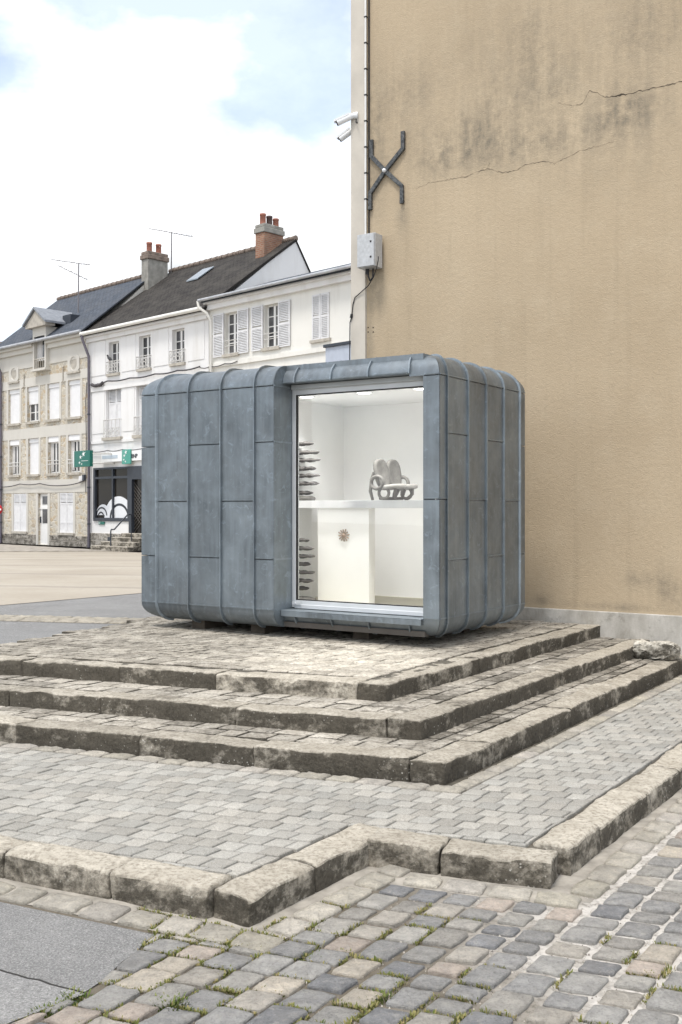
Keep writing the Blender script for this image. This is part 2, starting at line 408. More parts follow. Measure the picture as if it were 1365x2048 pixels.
def blk(name, parent, q, z0, z1, seed, tint, mat=None, **k):
    area = sum(q[i][0] * q[(i + 1) % 4][1] - q[(i + 1) % 4][0] * q[i][1] for i in range(4))
    if area < 0: q = [q[1], q[0], q[3], q[2]]
    c, vs, fs = block(q, z0, z1, seed, **k)
    me = bpy.data.meshes.new(name); me.from_pydata(vs, [], fs); me.materials.append(mat or STONE)
    for p in me.polygons: p.use_smooth = True
    o = link(name, me, parent, c); o.color = tint; return o

# ------------------------------------------------------------------ the ground, street, pavement and steps
K, S = 0.118, 0.118                   # kerb and step heights
Z1 = K; Z2 = K + S; Z3 = K + 2 * S; Z4 = K + 3 * S
A_ = Vector((-0.932, 0.362)).normalized()         # along the front of the steps, leftwards
V_ = Vector((0.550, 0.835)).normalized()          # along the right side, backwards
KS = (CAMZ - Z4) / 1.165                          # size factor of what stands on the platform
O3 = gp(890.6, 1567, Z1).xy                       # outer corner of the lowest step
def sk(i, j): return O3 + A_ * i + V_ * j
def to_sk(p):
    d = Vector((p[0], p[1])) - O3; det = A_.x * V_.y - V_.x * A_.y
    return ((d.x * V_.y - V_.x * d.y) / det, (A_.x * d.y - d.x * A_.y) / det)
I2, J2 = to_sk(gp(839, 1480, Z2)); I1, J1 = to_sk(gp(773, 1402, Z3))     # corners of the upper steps
def qsk(i0, i1, j0, j1):
    return [sk(i0, j0), sk(i0, j1), sk(i1, j1), sk(i1, j0)]

g = G(); g.quad((-600, -40, -0.30), (600, -40, -0.30), (600, 900, -0.30), (-600, 900, -0.30))
ground = tag(obj('ground', g, plain('far_ground', (0.22, 0.20, 0.17), 0.95, var=0.2, nscale=0.3)), 'wide level ground under the whole town square', 'ground', kind='structure')

PL_S = 0.0168
def zpl(y): return Z4 - 0.006 - PL_S * max(0.0, y - 9.0)
def gpl(px, py):
    """photo pixel -> point on the sloping square"""
    # z = Z4-.006-PL_S*(y-9);  CAMZ - z = y*(py-HY)/F
    k = (py - HY) / F
    y = (CAMZ - (Z4 - 0.006) - PL_S * 9.0) / (k - PL_S)
    return Vector(((px - CX) / F * y, y, zpl(y)))

# the tan building's wall line, needed for clipping
KTH = math.atan2(-0.55, 0.835)
WALL = Frame(0.131 * KS, 11.97 * KS, KTH)

# square: a sheet sloping gently down to the houses
g = G()
ys = [9.0, 13.0, 16, 20, 26, 32, 38, 44, 52, 60, 75]
for y0, y1 in zip(ys[:-1], ys[1:]):
    for x0, x1 in ((-60, -30), (-30, -12), (-12, -4), (-4, -0.9), (-0.9, 6), (6, 30)):
        if y0 < 12 and x1 > -0.8: continue
        g.quad((x0, y0, zpl(y0)), (x1, y0, zpl(y0)), (x1, y1, zpl(y1)), (x0, y1, zpl(y1)))
e0, e1 = sk(45, J1 + .15), sk(2.6, J1 + .15)                 # apron between the steps and y = 9
g.add([(e0.x, e0.y, zpl(9)), (e1.x, e1.y, zpl(9)), (-0.9, 9, zpl(9)), (-4, 9, zpl(9)), (-12, 9, zpl(9)), (-30, 9, zpl(9))], [(0, 1, 2, 3, 4, 5)] if e0.y < 9 else [(1, 2, 3, 4)])
if e0.y >= 9:
    k_ = (9 - sk(0, J1 + .15).y) / A_.y; ek = sk(k_, J1 + .15); g.v[-6] = (ek.x, ek.y, zpl(9)); g.f[-1] = [len(g.v) - 5, len(g.v) - 4, len(g.v) - 3, len(g.v) - 6]
plaza = tag(obj('square', g, ASPHALT), 'grey asphalt square sloping gently towards the houses', 'square', kind='structure')

# sandy paved part of the square in front of the houses
def mat_sandy():
    m = M('sandy_paving', 0.95, 0, 0.2); w = m.co('world', rot=(0, 0, math.radians(-12)))
    n1 = m.noise(0.35, w, 6, 0.6); n2 = m.noise(9, w, 5, 0.7)
    c = m.mix(m.ramp(n1, [(0.3, 0), (0.7, 1)]), (0.34, 0.30, 0.245), (0.42, 0.38, 0.32))
    c = m.mix(m.ramp(n2, [(0.5, 0), (0.7, 0.4)]), c, (0.28, 0.245, 0.20))
    y = m.sep(m.co('world', rot=(0, 0, math.radians(14))))[1]
    st = m.math('FRACT', m.math('MULTIPLY_ADD', m.math('ADD', y, m.math('MULTIPLY', m.noise(1.2, w, 4), 0.5)), 0.235, 0.1))
    c = m.mix(m.ramp(st, [(0.0, 0.5), (0.05, 0.5), (0.10, 0)]), c, (0.22, 0.20, 0.18))
    m.color(c); m.bump(n2, 0.4, 0.01); return m.m
g = G()
pa, pb = gpl(-330, 1240), gpl(282, 1187)
d_ = (pb - pa).normalized(); pc = pb + d_ * 9
def lift(p, z): return (p[0], p[1], zpl(p[1]) + z)
far_l, far_r = (-60, 70), (18, 40)
rows = 12
for k in range(rows):
    a0, a1 = k / rows, (k + 1) / rows
    def l_(t, A, B): return (A[0] + (B[0] - A[0]) * t, A[1] + (B[1] - A[1]) * t)
    q = [l_(a0, pa, far_l), l_(a0, pc, far_r), l_(a1, pc, far_r), l_(a1, pa, far_l)]
    g.quad(*[lift(p, 0.006) for p in q])
tag(obj('paved_square', g, mat_sandy()), 'sandy beige paved part of the square before the houses', 'square', kind='structure')

# a band of pale setts crossing the asphalt of the square
band = tag(link('drain_channel', None), 'band of pale setts crossing the grey asphalt square', 'channel', kind='structure')
A0, A1 = gpl(-120, 1234), gpl(330, 1245)
dv = Vector((A1.x - A0.x, A1.y - A0.y)); Lb = dv.length; dv.normalize(); nv = Vector((-dv.y, dv.x))
P = []
for row in range(3):
    t = R() * 0.1
    while t < Lb:
        l = U_(0.17, 0.27); o = Vector((A0.x, A0.y)) + dv * t + nv * (row * 0.2 - 0.3)
        q = [o, o + dv * (l - 0.015), o + dv * (l - 0.015) + nv * 0.185, o + nv * 0.185]
        b = U_(0.85, 1.15); P.append(([tuple(p) for p in q], zpl(o.y) + 0.014, 0.06, (0.46 * b, 0.42 * b, 0.35 * b, 1), dict(dome=0.008, jit=0.03, tilt=0.02)))
        t += l
lay(P, band, 'sett', SETT, SETT_ST, 60, 'far_setts', 'pale setts of the band out of the frame')
band_bed = G(); q = [Vector((A0.x, A0.y)) - nv * 0.31, Vector((A1.x, A1.y)) - nv * 0.31, Vector((A1.x, A1.y)) + nv * 0.3, Vector((A0.x, A0.y)) + nv * 0.3]
band_bed.quad(*[lift(p, 0.004) for p in q]); obj('mortar_bed', band_bed, GUTTER, band)

# --- road: asphalt sheet (left) and cobbled part (right)
KL0 = gp(0, 1756, 0).xy; KL = gp(497, 1854, 0).xy; KM = gp(735, 1731, 0).xy; KR = gp(1106, 1779.5, 0).xy
KLd = (KL0 - KL).normalized()                      # left kerb direction, leftwards
g = G()
road_far = 40
g.quad((-40, -6, -0.006), (40, -6, -0.006), (40, 12, -0.006), (-40, 12, -0.006))
road = tag(obj('road', g, BED), 'cobbled street of worn setts around the pavement corner', 'road', kind='structure')
E1, E2, E3 = gp(312, 1868, 0).xy, gp(168, 1985, 0).xy, gp(-60, 2085, 0).xy
gut = 0.15
gl_n = Vector((-KLd.y, KLd.x)); gl_n = gl_n if gl_n.y < 0 else -gl_n
T0 = KL + KLd * 8 + gl_n * (gut + 0.045)
g = G()
# asphalt: bounded by gutter stones, the ragged cobble edge and the frame
edge_pts = []
for a, b in ((E1, E2), (E2, E3), (E3, E3 + (E3 - E2).normalized() * 3)):
    for t in range(6):
        p = a.lerp(b, t / 6); edge_pts.append((p.x + U_(-.012, .012), p.y + U_(-.012, .012), -0.001))
poly = [(T0.x, T0.y, -0.001)] + [(edge_pts[-1][0] - 8, edge_pts[-1][1], -0.001)] + edge_pts[::-1]
g.add(poly, [list(range(len(poly)))])
asph = tag(obj('asphalt_road', g, ASPHALT), 'speckled grey asphalt in the lower left corner beside cobbles', 'road', kind='structure')
# a second asphalt layer with its own edge
c0, c1 = gp(-10, 1941, 0), gp(100, 1986, 0)
g = G(); w_ = []
for t in range(9):
    p = Vector((c0.x, c0.y)).lerp(gp(172, 1988, 0).xy, t / 8); w_.append((p.x, p.y + U_(-.008, .008), 0.004))
e3 = gp(-60, 2085, 0); w2 = [(gp(150, 2000, 0).x - .01, gp(150, 2000, 0).y, 0.004), (e3.x - .03, e3.y, 0.004), (e3.x - 2.5, e3.y - .6, 0.004), (c0.x - 2.2, c0.y + 0.9, 0.004)]
g.add(w_ + w2, [list(range(len(w_ + w2)))[::-1]]); obj('asphalt_patch', g, ASPHALT2, asph)
g = G(); g.tube([(p[0], p[1] + .004, 0.001) for p in w_], 0.006, 6); obj('tar_joint', g, plain('tar', (0.03, 0.028, 0.026), 0.9), asph)

TINTS = [(0.24, 0.243, 0.246), (0.21, 0.216, 0.226), (0.27, 0.268, 0.26), (0.30, 0.285, 0.262), (0.325, 0.282, 0.252), (0.255, 0.25, 0.24), (0.35, 0.32, 0.275), (0.165, 0.175, 0.195)]
TINT_W = [6, 5, 5, 3, 2, 5, 1, 3]
def sett_tint():
    t = random.choices(TINTS, TINT_W)[0]; b = U_(1.32, 1.72); mg = sum(t) / 3; t = [mg + (v - mg) * .8 for v in t]; t = [v * w_ for v, w_ in zip(t, (1.03, 1.0, .955))]; return (t[0] * b, t[1] * b, t[2] * b, 1)
def cream_tint():
    b = U_(0.8, 1.12); w = U_(0.84, 1.0); return (0.55 * b, 0.515 * b * (0.98 + 0.02 * w), 0.47 * b * (0.5 + 0.5 * w), 1)
def cross(o, a, b): return (a.x - o.x) * (b.y - o.y) - (a.y - o.y) * (b.x - o.x)
KRd = V_
def on_pavement(p, m=0.0):
    """inside the pavement outline grown by m"""
    p = Vector(p)
    def side(o, d): return d.x * (p.y - o.y) - d.y * (p.x - o.x)
    left_ok = side(KL, -KLd) > -m                    # behind the left kerb
    lm = side(KL, (KM - KL).normalized()) > -m       # left of the return kerb
    mr = side(KM, (KR - KM).normalized()) > -m       # behind the inner front kerb
    rr = side(KR, KRd) > -m                          # left of the right kerb
    return (left_ok and lm) or (mr and rr and (p - KM).dot((KR - KM).normalized()) > -m) or (mr and not lm and rr) or (lm and left_ok)
def on_asphalt(p, m=0.0):
    p = Vector(p)
    def side(a, b): d = (b - a).normalized(); return d.x * (p.y - a.y) - d.y * (p.x - a.x)
    s1 = side(E1, E2); s2 = side(E2, E3)
    q = s1 if p.y > E2.y else s2
    return q < m
# gutter rows of cream stones against the kerb
P = []
def gutter_row(o, d, L, out, w0=0.05, wd=0.13, skip=0.0):
    t = skip
    while t < L:
        l = U_(0.17, 0.25)
        a = o + d * (t + 0.012) + out * w0; b = o + d * (t + l - 0.012) + out * w0
        q = [a, b, b + out * wd, a + out * wd]
        if (q[1] - q[0]).cross(q[3] - q[0]) < 0: q = [q[1], q[0], q[3], q[2]]
        P.append(([tuple(x) for x in q], 0.010, 0.06, cream_tint(), dict(dome=0.008, jit=0.045, rnd=0.26, tilt=0.03))); t += l
out_lm = Vector(((KM - KL).y, -(KM - KL).x)).normalized(); out_mr = Vector(((KR - KM).y, -(KR - KM).x)).normalized(); out_rr = Vector((KRd.y, -KRd.x))
gutter_row(KL + gl_n * 0.0, KLd, 6.5, gl_n, 0.05, 0.145, -0.21)
gutter_row(KL - KLd * 0.02, (KM - KL).normalized(), (KM - KL).length - 0.05, out_lm, 0.06, 0.13, 0.0)
gutter_row(KM, (KR - KM).normalized(), (KR - KM).length + 0.1, out_mr, 0.05, 0.13, 0.22)
gutter_row(KR, KRd, 9.0, out_rr, 0.07, 0.13, 0.0)
q = [KL + gl_n * .06 - KLd * .2, KL + gl_n * .06 - KLd * .02, KL + gl_n * .2 - KLd * .02, KL + gl_n * .2 - KLd * .2]
# cobbles
def clip(poly, o, d, m):
    """keep the part of poly more than m to the left of the line o, d"""
    f = lambda p: d.x * (p.y - o.y) - d.y * (p.x - o.x) - m
    out = []
    for k in range(len(poly)):
        a, b = poly[k], poly[(k + 1) % len(poly)]; fa, fb = f(a), f(b)
        if fa >= 0: out.append(a)
        if (fa >= 0) != (fb >= 0): out.append(a.lerp(b, fa / (fa - fb)))
    return out
def course(i0, i1, jstart, jend=-6.0, cut=False):
    w = i1 - i0; j = jstart
    while j > jend:
        l = U_(0.122, 0.185); e_ = 0.006 if sk(i0, j).x > 0.15 else 0.0; gi, gj = U_(0.005, 0.013) + e_, U_(0.005, 0.013) + e_; wob = 0.02 * math.sin(j * 1.3 + i0 * 0.7)
        q = [sk(i0 + gi + wob, j - l + gj), sk(i1 - gi + wob, j - l + gj), sk(i1 - gi + wob, j - gj), sk(i0 + gi + wob, j - gj)]
        c = sum(q, Vector((0, 0))) / 4
        if 1.4 < c.y < 11.5 and abs(c.x) < 0.33 * c.y + 2.2 and not on_asphalt(c, -0.07) and (cut or not on_pavement(c, 0.21)):
            if cut: q = clip(q, KL, KLd, 0.2)
            if len(q) < 3: j -= l; continue
            q = (clip(q, E1, (E2 - E1).normalized(), 0.010) if c.y > E2.y else clip(q, E2, (E3 - E2).normalized(), 0.010)) if c.x < 0.2 and on_asphalt(c, 0.16) else q
            if len(q) < 3: j -= l; continue
            if sum(q[k].x * q[(k + 1) % len(q)].y - q[(k + 1) % len(q)].x * q[k].y for k in range(len(q))) < 0: q = q[::-1]
            if abs(sum(q[k].x * q[(k + 1) % len(q)].y - q[(k + 1) % len(q)].x * q[k].y for k in range(len(q)))) < 0.005: j -= l; continue
            if len(q) == 4 and (q[1] - q[0]).cross(q[3] - q[0]) < 0: q = [q[1], q[0], q[3], q[2]]
            P.append(([tuple(p) for p in q], U_(0.002, 0.012), 0.06, sett_tint(), dict(dome=0.0045, jit=0.05, rnd=0.20, tilt=0.03)))
        j -= l
def jfront(i):                                     # front of the gutter on the line i = const
    j = -6.0
    while j < 8 and not on_pavement(sk(i, j), 0.195): j += 0.01
    return j
iL = to_sk(KL)[0] - 0.215; iR = to_sk(KR)[0] - 0.215
nA = round((iL - iR) / 0.152)
for k in range(nA):
    a, b = iR + (iL - iR) * k / nA, iR + (iL - iR) * (k + 1) / nA; course(a, b, min(jfront(a + .02), jfront(b - .02)))
i = iR
while i > -9.5: w = U_(0.138, 0.166); course(i - w, i, 8.0 + R() * .2); i -= w
i = iL
while i < 7: w = U_(0.138, 0.166); course(i, i + w, max(jfront(i + .02), jfront(i + w - .02)) + .1, cut=True); i += w
COBBLES = P
lay(P, road, 'cobblestone', SETT, SETT_ST, 300, 'far_cobblestones', 'small setts of the street farther off')
# thin mortar fillet between kerb and gutter
g = G()
for o, d, L, out in ((KL, KLd, 6.5, gl_n), (KL, (KM - KL).normalized(), (KM - KL).length, out_lm), (KM, (KR - KM).normalized(), (KR - KM).length, out_mr), (KR, KRd, 9, out_rr)):
    zq = -0.002 - 0.0008 * len(g.f); a, b = o - out * .05 - d * .05, o + d * L - out * .05; g.quad(*[(p.x, p.y, zq) for p in (a, b, b + out * .24, a + out * .24)])
obj('gutter_bed', g, GUTTER, road)

# --- pavement
pav = thing('pavement', 'grey pavement of small square concrete pavers with worn kerb stones', 'pavement', kind='structure')
g = G(); zb = Z1 - 0.016
inn = lambda o, n, m=0.06: o - n * m
polyl = [KL + KLd * 9 - gl_n * .1, KL - gl_n * .1 - out_lm * .1, KM - out_lm * .1 - out_mr * .1, KR - out_mr * .1 - out_rr * .1, KR + KRd * 9 - out_rr * .1]
pts_in = [sk(16, 0.1), sk(0.1, 0.1), sk(0.1, 9)]
zk = [zb]
def fan(a, b, c, d):
    zk[0] -= 0.0007; g.quad(*[(p.x, p.y, zk[0]) for p in (a, b, c, d)])
fan(polyl[0], polyl[1], sk(*(to_sk(polyl[1])[0], 0.1)), pts_in[0])
fan(polyl[1], polyl[2], sk(to_sk(polyl[2])[0], 0.1), sk(to_sk(polyl[1])[0], 0.1))
fan(polyl[2], polyl[3], sk(to_sk(polyl[3])[0], 0.1), sk(to_sk(polyl[2])[0], 0.1))
a3 = to_sk(polyl[3])
fan(polyl[3], polyl[4], sk(0.1, 9), sk(0.1, to_sk(polyl[3])[1]))
g.quad(*[(p.x, p.y, zb) for p in (sk(a3[0], a3[1]), sk(0.1, a3[1]), sk(0.1, 0.1), sk(a3[0], 0.1))])
obj('sand_bed', g, JOINT, pav)
# kerb stones
def kerb_run(o, d, inn_, lens, wd, start=0.0, z0=-0.06, tint=(0.49, 0.46, 0.405), seed=0, skew=None, rough=0.010, hz=0.0):
    t = start
    for k, l in enumerate(lens):
        gpx = 0.0012
        a, b = o + d * (t + gpx), o + d * (t + l - gpx); s_ = skew or inn_
        q = [a, b, b + s_ * wd, a + s_ * wd]
        br = U_(0.88, 1.1)
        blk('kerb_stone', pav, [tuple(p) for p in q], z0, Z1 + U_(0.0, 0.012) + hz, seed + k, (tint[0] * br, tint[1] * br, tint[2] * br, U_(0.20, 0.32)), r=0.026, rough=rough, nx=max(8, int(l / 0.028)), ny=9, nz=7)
        t += l
wd_k = 0.20
skl = Vector((-gl_n.x, -gl_n.y))
# left front run butts against the return stone
kerb_run(KL, KLd, skl, [0.50, 0.60, 0.62, 0.58, 0.7, 0.66, 0.6, 0.7, 0.6], wd_k, start=0.20, seed=100)
lm_d = (KM - KL).normalized()
kerb_run(KL, lm_d, -out_lm, [0.46, (KM - KL).length - 0.46 + wd_k], wd_k, seed=120)
mr_d = (KR - KM).normalized(); Lmr = (KR - KM).length
kerb_run(KM, mr_d, -out_mr, [0.355, Lmr - 0.355], wd_k, start=0.0, seed=130, rough=0.015)
kerb_run(KR, KRd, -out_rr, [0.42, 0.72, 0.65, 0.7, 0.75, 0.7, 0.7, 0.7, 0.7, 0.7], 0.19, start=wd_k + 0.015, seed=140)
# row of cream setts along the foot of the steps
P = []
def row_sk(axis, c0, c1, t0, t1):
    t = t0
    while t < t1:
        l = U_(0.16, 0.24)
        q = qsk(t + .008, t + l - .008, c0, c1) if axis == 'i' else qsk(c0, c1, t + .008, t + l - .008)
        if (q[1] - q[0]).cross(q[3] - q[0]) < 0: q = [q[1], q[0], q[3], q[2]]
        P.append(([tuple(p) for p in q], Z1 + 0.002, 0.05, cream_tint(), dict(dome=0.008, jit=0.025, rnd=0.22, tilt=0.02))); t += l
row_sk('i', -0.165, -0.055, -0.16, 14)
row_sk('j', -0.165, -0.055, -0.05, 6)
lay(P, pav, 'border_stone', SETT, SETT_ST, 80, 'far_border_stones', 'cream border stones out of the frame')
# pavers
P = []
PX, PJ = 0.116, 0.122
def kerb_clear2(p, m):
    p = Vector(p)
    def side(o, d): return d.x * (p.y - o.y) - d.y * (p.x - o.x)
    left = side(KL, -KLd) > m; lm = side(KL, lm_d) > m; mr = side(KM, mr_d) > m; rr = side(KR, KRd) > m
    return rr and ((left and lm) or mr)
def side_(p, o, d): return d.x * (p.y - o.y) - d.y * (p.x - o.x)
def paver(i0, i1, j0, j1):
    q = qsk(i0 + .003, i1 - .003, j0 + .003, j1 - .003); c = sum(q, Vector((0, 0))) / 4
    if not (c.y > 1.5 and abs(c.x) < 0.33 * c.y + 0.8): return
    m = wd_k + 0.004
    full = kerb_clear2(c, m) and all(kerb_clear2(p, m) for p in q)
    if not full:
        q = clip(q, KR, KRd, m)
        if len(q) < 3: return
        if side_(c, KM, mr_d) > m - 0.05: q = clip(q, KM, mr_d, m)
        else:
            q = clip(q, KL, -KLd, m)
            if len(q) >= 3: q = clip(q, KL, lm_d, m)
    if len(q) < 3: return
    ar = sum(q[k].x * q[(k + 1) % len(q)].y - q[(k + 1) % len(q)].x * q[k].y for k in range(len(q))) / 2
    if abs(ar) < 0.0012: return
    if ar < 0: q = q[::-1]
    b = U_(0.80, 1.10); w = U_(.99, 1.015)
    P.append(([tuple(p) for p in q], Z1 + U_(-.004, .002), 0.05, (0.435 * b * w, 0.42 * b, 0.388 * b / w, 1), dict(dome=0.0015, jit=0.008, rnd=0.08, tilt=0.022)))
row = 0; j = -0.172
while j > -4:
    i = -3.2 + (PX / 2 if row % 2 else 0)
    while i < 9: paver(i, i + PX, j - PJ, j); i += PX
    j -= PJ; row += 1
j = -0.172; row = 0                                # the strip to the right of the steps
while j < 7:
    i1 = -0.172
    if row % 2: paver(i1 - PX / 2, i1, j, j + PJ); i1 -= PX / 2
    while i1 > -3: paver(i1 - PX, i1, j, j + PJ); i1 -= PX
    j += PJ; row += 1
lay(P, pav, 'paver', PAVER, PAVER_ST, 300, 'far_pavers', 'small grey pavers farther off')

# --- steps: three treads, nosing stones and setts
def wall_j(i):                                    # where the line i = const meets the tan wall
    lo, hi = 0.0, 9.0
    for _ in range(40):
        m = (lo + hi) / 2; p = sk(i, m) - Vector(WALL.o)
        if p.x * WALL.n[0] + p.y * WALL.n[1] > 0: hi = m
        else: lo = m
    return lo
def step_mass(i0, j0, z, name, label, par=None):
    g = G(); e = 0.05; zt = z - 0.022; wj = wall_j(i0 + 0.3)
    for q in ([sk(i0 + e, j0 + e), sk(i0 + e, j0 + .6), sk(40, j0 + .6), sk(40, j0 + e)],
              [sk(i0 + e, j0 + .6), sk(i0 + e, wj), sk(i0 + .6, wj), sk(i0 + .6, j0 + .6)]):
        g.prism([(p.x, p.y, -0.1) for p in q], (0, 0, zt + 0.1))
    return obj(name, g, JOINT, par)
steps = thing('steps', 'flight of low worn stone steps wrapping the corner below the kiosk', 'steps', kind='structure')
LV = [(0.0, 0.0, Z1, Z2), (I2, J2, Z2, Z3), (I1, J1, Z3, Z4)]
NW = 0.215
for lv, (i0, j0, za, zt) in enumerate(LV):
    step_mass(i0, j0, zt, 'step_bed', '', steps)
    # right run starts at the corner
    jmax = wall_j(i0) - 0.01; t = 0.0; k = 0
    while t < jmax - 0.05:
        l = U_(0.62, 1.05) if k else 0.62
        if jmax - (t + l) < 0.3: l = jmax - t
        q = qsk(i0, i0 + NW, j0 * 0 + j0 + t + .004, j0 + t + l - .004) if False else qsk(i0, i0 + NW, j0 + t + .0012, min(jmax, j0 + t + l) - .0012)
        if j0 + t >= jmax - 0.06: break
        br = U_(0.85, 1.1); dirt = U_(0.34, 0.54)
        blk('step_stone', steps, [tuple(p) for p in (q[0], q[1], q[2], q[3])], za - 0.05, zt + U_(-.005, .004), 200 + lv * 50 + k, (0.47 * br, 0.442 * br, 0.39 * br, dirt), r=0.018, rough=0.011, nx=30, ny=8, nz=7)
        t += l; k += 1
    t = NW + 0.004; k = 0
    while t < 9:
        l = U_(0.7, 1.15)
        q = qsk(i0 + t + .0012, i0 + t + l - .0012, j0, j0 + NW)
        br = U_(0.85, 1.1); dirt = U_(0.34, 0.54)
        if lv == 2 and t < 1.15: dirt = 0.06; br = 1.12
        if lv == 0 and t < 0.6: dirt = 0.30
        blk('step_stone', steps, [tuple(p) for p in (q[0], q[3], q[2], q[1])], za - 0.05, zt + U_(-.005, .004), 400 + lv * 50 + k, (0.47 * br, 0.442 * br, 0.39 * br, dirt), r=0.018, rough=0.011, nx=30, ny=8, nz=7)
        t += l; k += 1
P = []
def tread_tint():
    b = U_(0.75, 1.15); return (0.52 * b, 0.495 * b, 0.45 * b, U_(0.40, 0.56))
for lv in (0, 1):
    i0, j0, za, zt = LV[lv]; i1, j1 = LV[lv + 1][0], LV[lv + 1][1]
    for rowk in range(2):
        wj = (j1 - j0 - NW + 0.02) / 2; t = i0 + NW + .002
        while t < 10:
            l = U_(0.15, 0.25); c0 = j0 + NW + rowk * wj + .006
            q = qsk(t + .006, t + l - .006, c0, c0 + wj - .012)
            if (q[1] - q[0]).cross(q[3] - q[0]) < 0: q = [q[1], q[0], q[3], q[2]]
            P.append(([tuple(p) for p in q], zt - .004, .05, tread_tint(), dict(dome=.004, jit=.03, rnd=.18, tilt=.03))); t += l
        wi = (i1 - i0 - NW + 0.02) / 2; t = j0 + NW + .002; c0 = i0 + NW + rowk * wi + .006
        while t < wall_j(c0 + wi / 2) - 0.1:
            l = U_(0.15, 0.25)
            q = qsk(c0, c0 + wi - .012, t + .006, t + l - .006)
            if (q[1] - q[0]).cross(q[3] - q[0]) < 0: q = [q[1], q[0], q[3], q[2]]
            x = tread_tint(); P.append(([tuple(p) for p in q], zt - .004, .05, x[:3] + (min(.76, x[3] + .13),), dict(dome=.004, jit=.03, rnd=.18, tilt=.03))); t += l
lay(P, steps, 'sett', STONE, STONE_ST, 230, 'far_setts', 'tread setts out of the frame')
# --- platform of setts at the top
plat = thing('platform', 'level sett-paved platform under the zinc kiosk', 'platform', kind='structure')
P = []
B1, B2 = gp(-30, 1296, Z4).xy, gp(300, 1238, Z4).xy           # edge towards the asphalt
def plat_ok(c):
    d = B2 - B1
    return d.x * (c.y - B1.y) - d.y * (c.x - B1.x) < 0
j = J1 + NW
while j < 7.3:
    w = U_(0.115, 0.14); t = I1 + NW + .002
    while t < 6.5:
        l = U_(0.14, 0.23); q = qsk(t + .003, t + l - .003, j + .003, j + w - .003); c = sum(q, Vector((0, 0))) / 4
        lo = c - Vector(WALL.o); dw = lo.x * WALL.n[0] + lo.y * WALL.n[1]
        x = lo.x * WALL.e[0] + lo.y * WALL.e[1]
        if plat_ok(c) and (dw < -0.06 or x < -0.3) and c.y < 13.4:
            pale_k = min(1.0, 1.6 * max(0.0, 1 - (c - gp(700, 1330, Z4).xy).length / 1.15))  # setts before the window get a paler tint and less lichen
            b = U_(0.72, 1.1) * (1 + 0.38 * pale_k)
            if (q[1] - q[0]).cross(q[3] - q[0]) < 0: q = [q[1], q[0], q[3], q[2]]
            P.append(([tuple(p) for p in q], Z4 + .008, .06, (0.46 * b, 0.435 * b, 0.39 * b, U_(0.34, 0.50) * (1 - 0.9 * pale_k)), dict(dome=.004, jit=.03, rnd=.18, tilt=.03)))
        t += l
    j += w
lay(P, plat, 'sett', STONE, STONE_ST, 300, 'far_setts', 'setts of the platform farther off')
g = G(); bd = (B2 - B1).normalized()
lo_, hi_ = 0.0, 20.0
for _ in range(50):
    mi = (lo_ + hi_) / 2
    if plat_ok(sk(mi, J1 + .12)): lo_ = mi
    else: hi_ = mi
pp = [sk(I1 + .1, J1 + .12), sk(I1 + .1, 7.3), B2 + bd * 2.2, sk(lo_, J1 + .12)]
g.quad(*[(p.x, p.y, Z4 - 0.0045) for p in pp]); obj('sand_bed', g, JOINT, plat)
#EOFPART1
# ------------------------------------------------------------------ the zinc kiosk
PZ = Z4                                            # platform level
kiosk = thing('kiosk', 'zinc-clad rounded exhibition kiosk with a tall shop window', 'kiosk', (0.80 * KS, 8.48 * KS, PZ + 0.01), KTH); kiosk.scale = (KS, KS, KS)
XL, XM, YB, YF = -3.19, -1.587, 1.72, -0.128
ZB, ZS0, ZS1, ZT, RT, RB = 0.085, 0.241, 2.238, 2.43, 0.19, 0.155
def prof_bottom(n=7): return [(RB * (1 - math.cos(t)) , ZS0 - (ZS0 - ZB) * math.sin(t)) for t in [math.pi / 2 * (1 - k / n) for k in range(n + 1)]]
def prof_top(n=8, z0=ZS1): return [(RT * (1 - math.cos(t)), z0 + (ZT - z0) * math.sin(t)) for t in [math.pi / 2 * k / n for k in range(n + 1)]]
class Face:
    """one side of the shell; a runs along it, inset moves inwards"""
    def __init__(s, ox, oy, dx, dy, nx, ny, W, c0=True, c1=True): s.__dict__.update(locals())
    def pt(s, a, inset, z):
        i = max(0.0, inset); W = s.W; f = lambda q: i * math.exp(-q / 0.25)
        a2 = a + (f(a) if s.c0 else 0) - (f(W - a) if s.c1 else 0)
        ins = inset
        rc = 0.8 * i
        if rc > 1e-4:
            if s.c0 and a2 < i + rc:
                q = (a2 - i) / rc; th = math.pi / 4 * (1 - q)
                a2 = i + rc - rc * math.sin(th); ins = i + rc - rc * math.cos(th)
            if s.c1 and a2 > W - i - rc:
                q = (W - i - a2) / rc; th = math.pi / 4 * (1 - q)
                a2 = W - (i + rc - rc * math.sin(th)); ins = i + rc - rc * math.cos(th)
        return (s.ox + s.dx * a2 + s.nx * ins, s.oy + s.dy * a2 + s.ny * ins, z)
FR_L = Face(XL, YF, 1, 0, 0, 1, XM - XL, True, False)
FR_R = Face(XM, 0, 1, 0, 0, 1, -XM, False, True)
SD_R = Face(0, 0, 0, 1, -1, 0, YB, True, True)
SD_B = Face(0, YB, -1, 0, 0, -1, -XL, True, True)
SD_L = Face(XL, YB, 0, -1, 1, 0, YB - YF, True, True)
